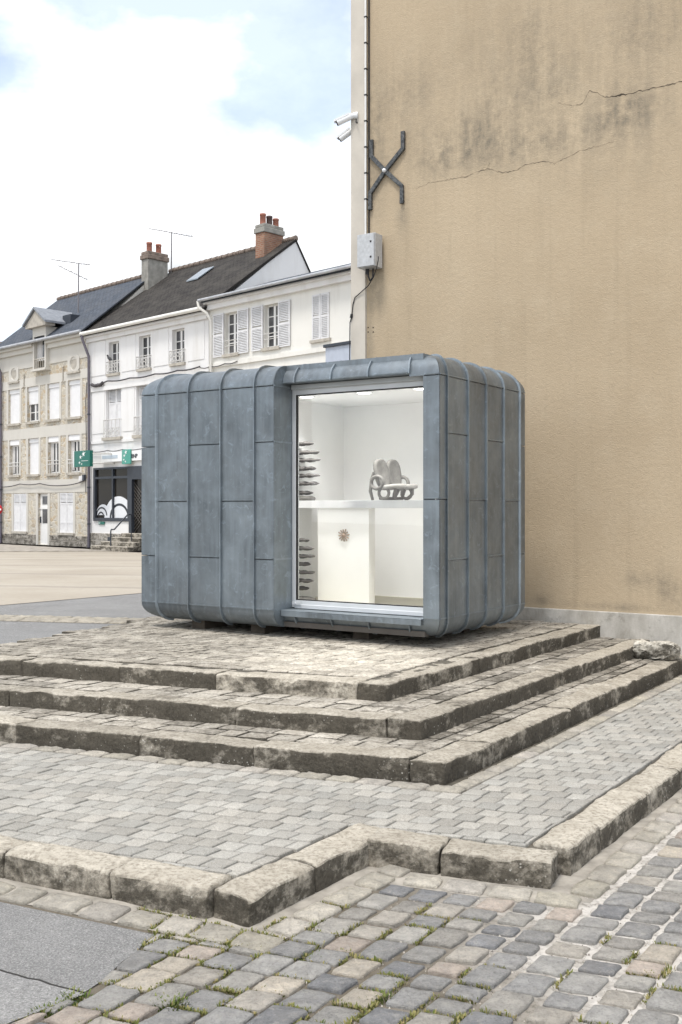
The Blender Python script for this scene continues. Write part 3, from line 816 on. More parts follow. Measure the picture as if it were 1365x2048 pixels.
def sheet(face, a0, a1, prof, name='panel', mat=ZINC, gap=0.002, th=0.006, na=None, parent=None):
    g = G(); A0, A1 = a0 + gap, a1 - gap
    na = na or max(1, int((A1 - A0) / 0.06)); n = len(prof)
    pr = list(prof)
    if n == 2: pr = [(pr[0][0], pr[0][1] + 0.001), (pr[1][0], pr[1][1] - 0.006)]
    vo = [face.pt(A0 + (A1 - A0) * k / na, p[0], p[1]) for p in pr for k in range(na + 1)]
    vi = [face.pt(A0 + (A1 - A0) * k / na, p[0] + th, p[1] + (-th if p[1] > 1.2 and p[0] > 0.02 else th if p[0] > 0.02 else 0)) for p in pr for k in range(na + 1)]
    m = na + 1; N = len(vo); fs = []
    for r_ in range(n - 1):
        for k in range(na):
            q = (r_ * m + k, r_ * m + k + 1, (r_ + 1) * m + k + 1, (r_ + 1) * m + k); fs.append(q); fs.append(tuple(N + x for x in q[::-1]))
    for k in range(na): fs.append((k + 1, k, N + k, N + k + 1)); b = (n - 1) * m + k; fs.append((b, b + 1, N + b + 1, N + b))
    for r_ in range(n - 1):
        a, b = r_ * m, (r_ + 1) * m; fs.append((a, b, N + b, N + a)); a += na; b += na; fs.append((b, a, N + a, N + b))
    g.add(vo + vi, fs, n > 2)
    o = obj(name, g, mat, parent or kiosk)
    if n > 2:
        e = o.modifiers.new('split', 'EDGE_SPLIT'); e.split_angle = math.radians(50)
    return o
def seam(face, a, pts, w=0.016, h=0.021, name='standing_seam', mat=ZINC_L):
    """upright folded seam running along profile points"""
    g = G(); vs = []; n = len(pts)
    for k, p in enumerate(pts):
        q0, q1 = pts[max(0, k - 1)], pts[min(n - 1, k + 1)]
        tx, tz = q1[0] - q0[0], q1[1] - q0[1]; L = math.hypot(tx, tz) or 1
        nx_, nz_ = -tz / L, tx / L                         # outward: decreasing inset
        wob = 0.0012 * math.sin(k * 2.1 + a * 9)
        for (da, hh) in ((-w / 2, -0.004), (-w * .42, h * .6), (-w * .36, h), (w * .36, h), (w * .42, h * .6), (w / 2, -0.004)):
            b = face.pt(a + da + wob, p[0], p[1])
            o0 = face.pt(a + da + wob, p[0] + 0.01, p[1]); dxy = (b[0] - o0[0], b[1] - o0[1]); l2 = math.hypot(*dxy) or 1
            vs.append((b[0] + dxy[0] / l2 * hh * abs(nx_), b[1] + dxy[1] / l2 * hh * abs(nx_), b[2] + nz_ * hh))
    fs = []
    for k in range(n - 1):
        for c in range(5): fs.append((k * 6 + c, k * 6 + c + 1, (k + 1) * 6 + c + 1, (k + 1) * 6 + c))
    fs.append((0, 1, 2, 3, 4, 5)); fs.append(tuple((n - 1) * 6 + c for c in (5, 4, 3, 2, 1, 0)))
    g.add(vs, fs); return obj(name, g, mat, kiosk)
def fold(face, a0, a1, z, name='lock_seam'):
    g = G(); vs = []
    for k in range(2):
        a = (a0 + 0.012, a1 - 0.012)[k]
        for ins, dz in ((0.0, 0.000), (-0.006, 0.001), (-0.0075, 0.011), (0.0, 0.013)): vs.append(face.pt(a, 0, z + dz)[:2] + (z + dz,))
        for q in range(4):
            ins = (0.001, -0.006, -0.0075, 0.001)[q]; p = vs[-4 + q]; vs[-4 + q] = (p[0] + face.nx * ins, p[1] + face.ny * ins, p[2])
    g.add(vs, [(0, 4, 5, 1), (1, 5, 6, 2), (2, 6, 7, 3), (0, 1, 2, 3), (7, 6, 5, 4)]); return obj(name, g, ZINC_L, kiosk)
def column(face, a0, a1, cuts, top=True, bottom=True, z0=ZS0, z1=ZS1):
    zs = [z0] + sorted(cuts) + [z1]
    for k in range(len(zs) - 1): sheet(face, a0, a1, [(0, zs[k]), (0, zs[k + 1])])
    for z in cuts: fold(face, a0, a1, z)
    if top: sheet(face, a0, a1, prof_top(), name='roof_panel'); fold(face, a0, a1, z1)
    if bottom: sheet(face, a0, a1, prof_bottom(), name='base_panel'); fold(face, a0, a1, z0)
FULL = prof_bottom() + [(0, ZS0 + (ZS1 - ZS0) * k / 8) for k in range(1, 8)] + prof_top() + [(RT + .06, ZT + .002), (RT + .14, ZT + .003)]
odd, even = [0.695, 1.74], [1.215]
# left block, front: columns between seams
ta = [XL, -2.98, -2.58, -2.187, -1.799, XM]
for k in range(5): column(FR_L, ta[k] - XL, ta[k + 1] - XL, odd if k % 2 == 0 else even)
for x in ta[1:5]: seam(FR_L, x - XL, FULL)
# right side
tb = [0, 0.132, 0.505, 0.863, 1.229, 1.584, YB]
for k, cu in enumerate(([1.225], [0.72, 1.77], [1.22], [0.72, 1.75], [1.215], [0.72, 1.74])): column(SD_R, tb[k], tb[k + 1], cu)
for y in tb[1:6]: seam(SD_R, y, FULL, w=0.019, h=0.018)
# hidden back and far side, same sheets in wider columns
for k in range(8): column(SD_B, k * (-XL) / 8, (k + 1) * (-XL) / 8, even if k % 2 else odd)
for k in range(1, 8): seam(SD_B, k * (-XL) / 8, FULL)
for k in range(5): column(SD_L, k * (YB - YF) / 5, (k + 1) * (YB - YF) / 5, even if k % 2 else odd)
for k in range(1, 5): seam(SD_L, k * (YB - YF) / 5, FULL)
# window bay: curved roof, curved base, right pillar
ZLT = 2.262
tw = [XM, -1.45, -1.062, -0.683, -0.285, 0]
for k in range(5):
    a0, a1 = tw[k] - XM, tw[k + 1] - XM
    sheet(FR_R, a0, a1, prof_top(z0=ZLT if k < 4 else ZS1), name='roof_panel')
    sheet(FR_R, a0, a1, prof_bottom(), name='base_panel')
    if k < 4: fold(FR_R, a0, a1, ZLT + .004)
for x in tw[1:5]:
    seam(FR_R, x - XM, prof_top(z0=ZLT) + [(RT + .06, ZT + .002), (RT + .14, ZT + .003)], w=0.018)
    seam(FR_R, x - XM, prof_bottom(), w=0.018)
PILX = -0.152
sheet(FR_R, PILX - XM, -XM, [(0, ZS0), (0, 1.225)]); sheet(FR_R, PILX - XM, -XM, [(0, 1.225), (0, ZS1)])
fold(FR_R, PILX - XM, -XM, 1.225); fold(FR_R, PILX - XM, -XM, ZS1); fold(FR_R, PILX - XM, -XM, ZS0)
# reveals: right face of the left block beside the window, inner face of the pillar, soffit
WY = 0.145                                           # window plane
zs = [0.2, 0.695, 1.74, ZS1]
for k in range(3): bxo('reveal_panel', ZINC, kiosk, XM - 0.006, XM + 0.001, YF + 0.002, WY + 0.06, zs[k] + .002, zs[k + 1] - .002)
for z in zs[1:]: bxo('lock_seam', ZINC_L, kiosk, XM + 0.001, XM + 0.008, YF + 0.002, WY, z - .008, z + .006)
g = G()
pts = [(XM + 0.0005, YF + p[0], p[1]) for p in prof_top()] + [(XM + 0.0005, 0.24, ZT), (XM + 0.0005, 0.24, ZS1)]
g.prism(pts[::-1], (-0.008, 0, 0)); obj('roof_end', g, ZINC, kiosk)
g = G()
pts = [(XM + 0.0005, YF + p[0], p[1]) for p in prof_bottom()] + [(XM + 0.0005, 0.2, ZS0), (XM + 0.0005, 0.2, ZB)]
g.prism(pts, (-0.008, 0, 0)); obj('base_end', g, ZINC, kiosk)
bxo('reveal_panel', ZINC, kiosk, PILX - 0.001, PILX + 0.006, 0.002, WY + 0.05, ZS0, ZLT)
bxo('soffit', ZINC, kiosk, XM, PILX, 0.004, WY + 0.06, ZLT + 0.002, ZLT + 0.012)
# inner shell: walls, floor, ceiling, roof deck
WHITE_IN = plain('white_plaster', (0.86, 0.855, 0.845), 0.8, var=0.02, nscale=3)
core = plain('kiosk_core', (0.10, 0.09, 0.08), 0.9)
bxo('roof_deck', ZINC, kiosk, XL + RT - .005, -RT + .005, YF + RT, YB - RT + .005, ZT - 0.05, ZT + 0.0005)
bxo('underside', core, kiosk, XL + RB, -RB, YF + RB, YB - RB, ZB + 0.004, ZB + 0.05)
IX0, IX1, IY0, IY1, IZ0, IZ1 = -1.98, -0.07, WY + 0.05, 1.60, 0.255, 2.20
bxo('back_wall', WHITE_IN, kiosk, XL + .06, -.03, IY1, IY1 + .05, 0.2, 2.305)
bxo('inner_wall', WHITE_IN, kiosk, IX0 - .05, IX0, WY + .06, IY1, 0.2, 2.305)
bxo('inner_wall', WHITE_IN, kiosk, IX1, IX1 + .04, WY + .06, IY1, 0.2, 2.305)
bxo('inner_lining', WHITE_IN, kiosk, IX0, XM - .007, WY + .06, WY + .075, 0.2, 2.305)
bxo('inner_lining', WHITE_IN, kiosk, PILX + .007, IX1, WY + .06, WY + .075, 0.2, 2.305)
bxo('ceiling', WHITE_IN, kiosk, IX0 - .05, IX1 + .04, WY + .05, IY1 + .02, IZ1, IZ1 + .04)
m = M('pale_wood', 0.6, 0, 0.3); wv = m.noise(6, m.co('Object', scale=(1, 12, 1)), 5, 0.6)
m.color(m.mix(wv, (0.50, 0.465, 0.36), (0.60, 0.565, 0.46)))
bxo('floor', m.m, kiosk, IX0 - .05, IX1 + .04, WY + .04, IY1 + .02, IZ0 - .04, IZ0)
# lamps set in the ceiling, lit
em = M('lamp_glow'); em.b.inputs['Emission Color'].default_value = (1, 0.97, 0.9, 1); em.b.inputs['Emission Strength'].default_value = 6.0
ALU = plain('white_lacquer', (0.74, 0.75, 0.76), 0.4, 0.0, var=0.03)
KF = Frame(0.80, 8.48, KTH)
for x in [KF.at(p_, 0.50)[0] for p_ in (614, 729, 842)]:
    for y in (0.50,):
        g = G(); g.lathe([(0.0, -0.004), (0.062, -0.004), (0.062, 0.004)], 24, (x, y, IZ1 - 0.004)); o = obj('ceiling_lamp', g, em.m, kiosk)
        g = G(); g.lathe([(0.062, -0.006), (0.076, -0.006), (0.078, 0.004)], 24, (x, y, IZ1 - 0.003)); obj('ring', g, ALU, o)
        ld = bpy.data.lights.new('lamp_light', 'SPOT'); ld.energy = 50; ld.spot_size = math.radians(128); ld.spot_blend = 1.0; ld.shadow_soft_size = 0.06; ld.color = (1, 0.985, 0.965)
        lo = bpy.data.objects.new('lamp_light', ld); COL.objects.link(lo); lo.parent = kiosk; lo.location = (x, y, IZ1 - 0.02)
# window frame, glass, sill
FRM = plain('painted_alu', (0.56, 0.58, 0.60), 0.42, 0.25, var=0.04)
RUB = plain('black_gasket', (0.012, 0.012, 0.013), 0.6)
GX0, GX1, GZ0, GZ1 = XM + 0.042, PILX - 0.02, 0.318, 2.172
wf = G()
wf.box(XM + .002, GX0, WY, WY + .055, ZS0 + .012, ZLT); wf.box(GX1, PILX - .002, WY, WY + .055, ZS0 + .012, ZLT)
wf.box(GX0, GX1, WY + .002, WY + .055, ZS0 + .012, GZ0); wf.box(GX0, GX1, WY + .002, WY + .055, GZ1, ZLT)
win = obj('window', wf, FRM, kiosk, 0.003)
g = G(); g.box(GX0, GX1, WY - .018, WY + .001, ZS0 + .006, ZS0 + .042); obj('bottom_rail', g, FRM, win, 0.003)
g = G(); g.box(GX0 - .03, GX1, WY - .03, WY + .001, GZ1 + 0.045, ZLT - .002); obj('shutter_box', g, plain('grey_alu', (0.42, 0.44, 0.45), 0.45, 0.3, var=0.05), win, 0.003)
g = G()
for a in ((GX0, GX0 + .009, GZ0, GZ1), (GX1 - .009, GX1, GZ0, GZ1), (GX0 + .009, GX1 - .009, GZ0, GZ0 + .009), (GX0 + .009, GX1 - .009, GZ1 - .009, GZ1)): g.box(a[0], a[1], WY + .006, WY + .03, a[2], a[3])
obj('gasket', g, RUB, win)
gm = bpy.data.materials.new('clear_glass'); gm.use_nodes = True; t = gm.node_tree; t.nodes.clear()
o_ = t.nodes.new('ShaderNodeOutputMaterial'); mxn = t.nodes.new('ShaderNodeMixShader'); fr = t.nodes.new('ShaderNodeFresnel'); fr.inputs[0].default_value = 1.8
tr = t.nodes.new('ShaderNodeBsdfTransparent'); tr.inputs[0].default_value = (0.95, 0.965, 0.955, 1); gl = t.nodes.new('ShaderNodeBsdfGlossy'); gl.inputs['Roughness'].default_value = 0.0
t.links.new(fr.outputs[0], mxn.inputs[0]); t.links.new(tr.outputs[0], mxn.inputs[1]); t.links.new(gl.outputs[0], mxn.inputs[2]); t.links.new(mxn.outputs[0], o_.inputs[0])
g = G(); g.quad((GX0, WY + .02, GZ0), (GX1, WY + .02, GZ0), (GX1, WY + .02, GZ1), (GX0, WY + .02, GZ1)); obj('pane', g, gm, win)
g = G(); g.box(GX0 - .02, GX0 + .075, WY - .03, WY - .019, GZ0 - .040, GZ0 - .012); g.tube([(GX0 + .02, WY - .045, GZ0 - .026), (GX0 + .02, WY - .03, GZ0 - .026)], .009, 8); obj('lock', g, FRM, win, 0.002)
g = G(); g.box(XM + .004, PILX - .004, -0.032, WY + .01, 0.232, 0.242); g.box(XM + .004, PILX - .004, -0.032, -0.022, 0.186, 0.232); obj('sill', g, ZINC, kiosk, 0.003)
bxo('sill_filler', ZINC, kiosk, XM, PILX, 0.004, WY + .02, 0.19, 0.2315)
# shelf and partition
STEEL = M('brushed_steel', 0.28, 0.9, 0.5); STEEL.color(STEEL.mix(STEEL.noise(3, STEEL.co('Object', scale=(1.5, 1, 0.3)), 3), (0.55, 0.56, 0.58), (0.80, 0.80, 0.81))); STEEL = STEEL.m
bxo('shelf', STEEL, kiosk, IX0 + .002, IX1 - .002, 0.655, 1.02, 1.150, 1.222, 0.002)
bxo('partition', WHITE_IN, kiosk, -1.685, -1.11, 0.70, 0.805, IZ0 + .001, 1.149)

def kpt(x, y, z): p = KF.w(x, y, 0) * KS; return Vector((p.x, p.y, PZ + 0.01 + z * KS))
# timber packing under the kiosk
WOOD = plain('old_timber', (0.07, 0.058, 0.045), 0.9, var=0.35, nscale=10, bump=0.5)
KF = Frame(0.80, 8.48, KTH)
for (x, y, lab) in ((-2.62, 0.07, 'weathered timber block carrying the kiosk, farthest from its window'), (-1.93, 0.10, 'weathered timber block under the kiosk just left of its window'), (-0.9, 0.25, 'weathered timber block in shadow under the kiosk window'), (-0.45, 1.2, 'weathered timber block in shadow under the side of the kiosk')):
    g = G(); g.box(-.08, .08, -.02, .32, 0, .0825); g.box(-.075, .085, -.0, .3, 0.0835, 0.0995)
    p = kpt(x, y, -.002); o = obj('timber_block', g, WOOD, None, 0.004, p, KTH); tag(o, lab, 'timber block', 'timber blocks under the kiosk'); o.scale = (KS, KS, KS)

# ------------------------------------------------------------------ things shown in the kiosk
CLAY = plain('grey_clay', (0.125, 0.118, 0.108), 0.85, var=0.25, nscale=22, bump=0.35, bscale=60)
CLAY_D = plain('dark_clay', (0.085, 0.078, 0.074), 0.85, var=0.18, nscale=25, bump=0.3, bscale=60)
CLAY_P = plain('pale_clay', (0.25, 0.24, 0.225), 0.85, var=0.12, nscale=25, bump=0.3, bscale=60)
def totem(x, y, z, lens, zs, base, label):
    t = thing('totem_sculpture', label, 'sculpture', kpt(x, y, z), KTH, 'totems of stacked clay blades'); t.scale = (KS, KS, KS)
    g = G(); g.tube([(-.05, 0, 0), (-.047, 0, zs[-1] * .5), (-.05, 0, zs[-1] + .02)], 0.014, 8); obj('spine', g, CLAY_D, t)
    g = G(); n = 28; rg = random.Random(int(abs(x) * 100) + int(z * 10))
    vs = []
    for (r_, zz) in ((0.9, 0.0), (1, .015), (.96, .034), (.6, .044)):
        for k in range(n): a = 2 * math.pi * k / n; vs.append((math.cos(a) * base * r_ + .05, math.sin(a) * base * .7 * r_, zz))
    fs = [(i * n + k, i * n + (k + 1) % n, (i + 1) * n + (k + 1) % n, (i + 1) * n + k) for i in range(3) for k in range(n)] + [tuple(range(3 * n, 4 * n)), tuple(range(n))[::-1]]
    g.add(vs, fs, True); obj('base', g, CLAY, t)
    for L, zz in zip(lens, zs):
        g = G(); pts = []; rr = []
        for k in range(15):
            u = k / 14 * 2 - 1; pts.append((u * L if u > 0 else u * .08, 0.0, zz + rg.uniform(-.004, .004)))
            rr.append(max(.005, 0.024 * (1 - abs(u) ** 7) * (1 + .25 * math.sin(k * 1.7 + zz * 40))))
        g.tube(pts, .02, 10, rr)
        g.v = [(v[0], v[1] * 2.6, zz + (v[2] - zz) * 0.72) for v in g.v]
        obj('blade', g, CLAY_D, t)
totem(-1.865, 0.64, IZ0, [.105, .172, .182, .135, .184, .174, .105], [.125, .20, .28, .357, .434, .51, .587], .14, 'grey clay totem of stacked blades standing on the kiosk floor')
totem(-1.895, 0.735, 1.2225, [.125, .20, .208, .16, .213, .203, .13], [.075, .165, .24, .31, .39, .465, .55], .10, 'grey clay totem of stacked blades standing on the steel shelf')
# sunburst
sb = thing('sunburst_ornament', 'small brown clay sunburst fixed on the white partition', 'ornament', kpt(-1.385, 0.700, 0.895), KTH); sb.scale = (1.15, 1.15, 1.15)
BRN = plain('brown_clay', (0.33, 0.25, 0.20), 0.8, var=0.2, nscale=30)
g = G(); g.lathe([(0, 0.014), (0.014, 0.012), (0.018, 0.002), (0.018, -0.002)], 14); g.v = [(v[0], -v[2] - .002, v[1]) for v in g.v]; obj('boss', g, BRN, sb)
for k in range(12):
    a = 2 * math.pi * k / 12 + .1; g = G(); L = U_(.05, .062)
    g.tube([(math.cos(a) * r_, -0.007, math.sin(a) * r_) for r_ in (.012, .03, L * .85, L)], .004, 6, [.004, .0045, .006, .003]); obj('ray', g, BRN, sb)
# clay double chair
ch = thing('chair_sculpture', 'grey clay model of a double chair with rounded twin backs', 'sculpture', kpt(KF.at(788, .80)[0], 0.80, 1.2225), KTH + math.radians(76)); ch.scale = (1.0 * KS, 1.03 * KS, 1.04 * KS)
def slab(w, h, th, n=22, top=0.5, sy=1.0):
    """stadium-like leaf in xz, thickness along y, slightly cupped"""
    g = G(); out = []
    for k in range(n):
        a = 2 * math.pi * k / n; x = math.cos(a); z = math.sin(a)
        x = math.copysign(abs(x) ** .8, x); z = math.copysign(abs(z) ** .75, z); out.append((x * w / 2, z * h / 2))
    vs = []
    for s_, y in ((1, th * .45), (1.02, 0), (.97, -th * .5), (.8, -th * .42), (.4, -th * .18)):
        for x, z in out: vs.append((x * s_, y, z * s_))
    N = len(vs); vs.append((0, -th * .1, 0)); vs.append((0, th * .5, 0)); fs = []
    for i in range(4):
        for k in range(n): fs.append((i * n + k, (i + 1) * n + k, (i + 1) * n + (k + 1) % n, i * n + (k + 1) % n))
    for k in range(n): fs.append((4 * n + k, N, 4 * n + (k + 1) % n)); fs.append((k, (k + 1) % n, N + 1))
    g.add(vs, fs, True); return g
def xform(g, M_): g.v = [tuple(M_ @ Vector(v)) for v in g.v]; return g
for sx, ry in ((-1, -4), (1, 4)):
    g = xform(slab(.165, .27, .04), Matrix.Translation((sx * .079, .075, .235)) @ Matrix.Rotation(math.radians(-12), 4, 'X') @ Matrix.Rotation(math.radians(ry), 4, 'Y')); obj('backrest', g, CLAY, ch)
    g = xform(slab(.175, .215, .036), Matrix.Translation((sx * .083, -.075, .115)) @ Matrix.Rotation(math.radians(-96), 4, 'X') @ Matrix.Rotation(math.radians(ry), 4, 'Y')); obj('seat', g, CLAY_P, ch)
def loop_(cx, cy, cz, rx, rz, tilt=0.0):
    return [(cx + math.sin(tilt) * rz * math.sin(a), cy + rx * math.cos(a), cz + rz * math.sin(a)) for a in [2 * math.pi * k / 18 for k in range(19)]]
for sx in (-1, 1):
    g = G(); g.tube(loop_(sx * .165, .05, .155, .075, .055), .016, 8); obj('armrest', g, CLAY, ch)
    g = G(); g.tube(loop_(sx * .15, -.02, .062, .062, .048), .014, 8); obj('leg', g, CLAY, ch)
    g = G(); g.tube([(sx * .15, .12, .0), (sx * .165, .135, .08), (sx * .16, .125, .18), (sx * .15, .11, .25)], .015, 8, [.013, .016, .017, .010]); obj('leg', g, CLAY, ch)
    g = G(); g.tube([(sx * .11, -.13, .102), (sx * .12, -.12, .055), (sx * .09, -.085, .016), (sx * .05, -.06, .02), (sx * .04, -.10, .09)], .014, 8); obj('leg', g, CLAY_D, ch)
g = G(); g.tube([(-.15, .03, .016), (.15, .03, .016)], .014, 8); obj('stretcher', g, CLAY_D, ch)

# ------------------------------------------------------------------ the tan rendered building
def mat_render():
    m = M('tan_render', 0.92, 0, 0.2); ob = m.co('Object'); xs = m.sep(ob); x, z = xs[0], xs[2]
    n0 = m.noise(0.45, ob, 5, 0.55); n1 = m.noise(75, ob, 3, 0.6); n2 = m.noise(24, ob, 4, 0.6)
    base = m.mix(m.ramp(n0, [(0.32, 0), (0.66, 1)]), (0.405, 0.323, 0.222), (0.488, 0.395, 0.277))
    pt_ = m.noise(2.6, m.co('Object', loc=(5, 0, 2)), 6, 0.65); base = m.mix(m.ramp(pt_, [(0.48, 0), (0.68, 0.4)]), base, (0.50, 0.415, 0.30))
    base = m.mix(m.ramp(n2, [(0.4, 0), (0.7, 0.35)]), base, (0.385, 0.308, 0.217))
    streak = m.noise(1.0, m.co('Object', scale=(5.5, 5.5, 0.75)), 7, 0.65)
    fine = m.noise(11, ob, 6, 0.7); cloud = m.noise(1.5, ob, 5, 0.6)
    def blob(px, py, rx, rz, k):
        bx, bz = WALL.xz(px, py)
        dx = m.math('DIVIDE', m.math('SUBTRACT', x, bx), rx); dz = m.math('DIVIDE', m.math('SUBTRACT', z, bz), rz)
        d = m.math('ADD', m.math('MULTIPLY', dx, dx), m.math('MULTIPLY', dz, dz))
        return m.math('MULTIPLY', m.math('POWER', 2.718, m.math('MULTIPLY', d, -1.0)), k)
    acc = None
    for b in ((1000, 130, 1.7, .75, .30), (1230, 330, .9, .3, .30), (930, 265, .75, .26, .85), (1000, 310, .5, .2, .65), (880, 325, .35, .18, .8), (800, 205, .5, .35, .6), (1255, 215, .42, .28, .75), (1150, 265, .8, .22, .75),
              (1060, 90, .3, .5, .55), (1290, 60, .45, .4, .7), (750, 320, .14, .9, .75), (805, 435, .07, .16, 1.1), (752, 575, .12, .35, .95), (742, 690, .05, .5, .7),
              (1285, 1160, .16, .09, .9), (1345, 1190, .16, .12, .95), (1090, 1200, .12, .06, .7), (1240, 1215, .6, .045, .8), (1330, 1160, .1, .2, .5), (1100, 170, .5, .3, .5), (985, 170, .1, .3, .4)):
        v = blob(*b); acc = v if acc is None else m.math('ADD', acc, v)
    st = m.math('MULTIPLY', acc, m.ramp(m.math('MULTIPLY_ADD', streak, 0.62, m.math('MULTIPLY', fine, 0.5)), [(0.44, 0.08), (0.66, 1.0)]))
    st = m.math('MULTIPLY', st, m.ramp(cloud, [(0.25, 0.45), (0.6, 1.0)]))
    run = m.noise(1.0, m.co('Object', scale=(7, 7, 0.35), loc=(3, 0, 0)), 6, 0.62)
    base = m.mix(m.ramp(run, [(0.54, 0), (0.75, 0.28)]), base, (0.27, 0.22, 0.155))
    c = m.mix(m.math('MULTIPLY', st, 0.82, clamp=True), base, (0.175, 0.155, 0.122))
    m.color(c); m.bump(n1, 0.6, 0.008); m.bump(n2, 0.35, 0.012); return m.m
TAN = mat_render()
bld = thing('rendered_building', 'tall tan rendered blank gable wall with pale corner strip', 'building', (WALL.o[0], WALL.o[1], 0), KTH)
xq, _ = WALL.at(734)
H_B = 9.6
def bo(name, m, *a, bevel=0.0, parent=None): return bxo(name, m, parent or bld, *a, bevel=bevel)
bo('wall', TAN, xq, 7.2, 0.0, 9.0, -0.1, H_B)
CREAM = plain('cream_render', (0.53, 0.49, 0.43), 0.9, var=0.12, nscale=2.5, bump=0.3, bscale=60)
bo('corner_strip', CREAM, 0.0, xq - .001, -0.035, 9.0, -0.1, H_B)
pz = PZ + 0.137 * KS
m = M('plinth_cement', 0.95, 0, 0.2); ob = m.co('Object'); n1 = m.noise(1.0, m.co('Object', scale=(3.2, 3.2, 1.5)), 8, 0.72); n2 = m.noise(9, ob, 8, 0.72)
c = m.mix(m.ramp(n1, [(0.35, 0), (0.65, 1)]), (0.33, 0.31, 0.275), (0.56, 0.54, 0.50)); c = m.mix(m.ramp(n2, [(0.56, 0), (0.74, 0.65)]), c, (0.15, 0.14, 0.11)); m.color(c); m.bump(n2, 0.5, 0.012)
bo('plinth', m.m, xq - .1, 7.2, -0.032, 0.05, -0.15, pz, bevel=0.008)
g = G(); g.prism([(-.1, -.35, H_B), (7.5, -.35, H_B), (7.5, 4.5, H_B + 3.4), (-.1, 4.5, H_B + 3.4)], (0, 0, .12)); g.prism([(-.1, 4.5, H_B + 3.4), (7.5, 4.5, H_B + 3.4), (7.5, 9.35, H_B), (-.1, 9.35, H_B)], (0, 0, .12))
obj('roof', g, plain('dark_tile', (0.12, 0.10, 0.09), 0.9, var=0.3, nscale=5), bld)
# cracks: thin dark slits, with the lower lip standing slightly proud
CRK = plain('crack_dark', (0.055, 0.045, 0.034), 1.0)
def crack(pts, w, seed, name='crack'):
    rg = random.Random(seed); g = G(); P_ = []
    loc = [WALL.xz(*p) for p in pts]
    for a, b in zip(loc[:-1], loc[1:]):
        n = max(2, int(math.hypot(b[0] - a[0], b[1] - a[1]) / 0.022))
        for k in range(n):
            u = k / n; P_.append((a[0] + (b[0] - a[0]) * u + rg.uniform(-.004, .004), a[1] + (b[1] - a[1]) * u + rg.uniform(-.008, .008)))
    P_.append(loc[-1]); vs = []; N = len(P_)
    for k, p in enumerate(P_):
        q = w * rg.uniform(.25, 1.3) * (0.3 + 0.7 * math.sin(math.pi * min(1, max(.06, k / N))))
        vs += [(p[0], -.0022, p[1] + q), (p[0], -.0022, p[1] - q)]
    g.add(vs, [(2 * k, 2 * k + 1, 2 * k + 3, 2 * k + 2) for k in range(N - 1)]); return obj(name, g, CRK, bld)
crack([(832, 377), (862, 365), (905, 358), (935, 353), (955, 343), (978, 338), (1005, 346), (1035, 340), (1055, 328), (1090, 322), (1110, 327), (1140, 313), (1165, 300), (1200, 292), (1228, 283)], .0026, 1)
crack([(974, 338), (980, 326), (979, 312)], .002, 2)
crack([(1118, 206), (1150, 212), (1165, 207), (1180, 182), (1195, 185), (1210, 196), (1245, 190), (1290, 180), (1330, 172), (1365, 162), (1420, 150), (1500, 120)], .0036, 3)
crack([(1232, 191), (1244, 188), (1252, 191)], .010, 4)
crack([(1228, 283), (1226, 265)], .0015, 5)
for px, py in ((737, 655), (747, 655), (737, 664), (747, 664)):
    x, z = WALL.xz(px, py); g = G(); g.lathe([(0, .002), (.009, .002), (.009, -.003)], 10); g.v = [(x + v[0], -v[2] - .0005, z + v[1]) for v in g.v]; obj('screw_hole', g, CRK, bld)
# iron wall anchor
IRON = M('old_iron', 0.6, 0.55, 0.4); n1 = IRON.noise(30, None, 6, 0.7); IRON.color(IRON.mix(IRON.ramp(n1, [(0.4, 0), (0.65, 1)]), (0.045, 0.05, 0.055), (0.16, 0.165, 0.165))); IRON.bump(n1, .6, .004); IRON = IRON.m
ax, az = WALL.xz(773, 343)
anc = thing('wall_anchor', 'dark iron X-shaped tie anchor on the tan wall', 'wall anchor', WALL.w(ax, 0, az), KTH)
def strap(pts, w=0.05, th=0.03, name='arm'):
    L = [(WALL.xz(*p)[0] - ax, WALL.xz(*p)[1] - az) for p in pts]; g = G(); left = []; right = []
    for k, p in enumerate(L):
        a = L[max(0, k - 1)]; b = L[min(len(L) - 1, k + 1)]; d = Vector((b[0] - a[0], b[1] - a[1])).normalized(); n_ = Vector((-d.y, d.x)) * w / 2
        left.append((p[0] + n_.x, p[1] + n_.y)); right.append((p[0] - n_.x, p[1] - n_.y))
    n = len(L); vs = [(p[0], y, p[1]) for y in (-.008, -.008 - th) for p in left + right[::-1]]; m2 = 2 * n
    fs = []
    for k in range(n - 1):
        a, b, c, d = k, k + 1, m2 - 2 - k, m2 - 1 - k
        fs += [(a, d, c, b), (m2 + a, m2 + b, m2 + c, m2 + d)]
    for k in range(m2): fs.append((k, (k + 1) % m2, m2 + (k + 1) % m2, m2 + k))
    g.add(vs, fs); bm = bmesh.new(); me = g.mesh(name, IRON); bm.from_mesh(me); bmesh.ops.recalc_face_normals(bm, faces=bm.faces); bm.to_mesh(me); bm.free()
    o = link(name, me, anc); b = o.modifiers.new('bevel', 'BEVEL'); b.width = .004; b.segments = 2; return o
strap([(745.5, 281), (745.5, 314), (773, 343)]); strap([(808.5, 264), (808.5, 298), (773, 343)], th=.034)
strap([(743, 421), (743, 388), (773, 343)], th=.033); strap([(806, 408), (806, 373), (773, 343)], th=.029)
g = G(); g.lathe([(0, .03), (.016, .028), (.024, .015), (.024, -.01)], 14); g.v = [(v[0], -.042 - v[2], v[1]) for v in g.v]; obj('bolt', g, ALU, anc)
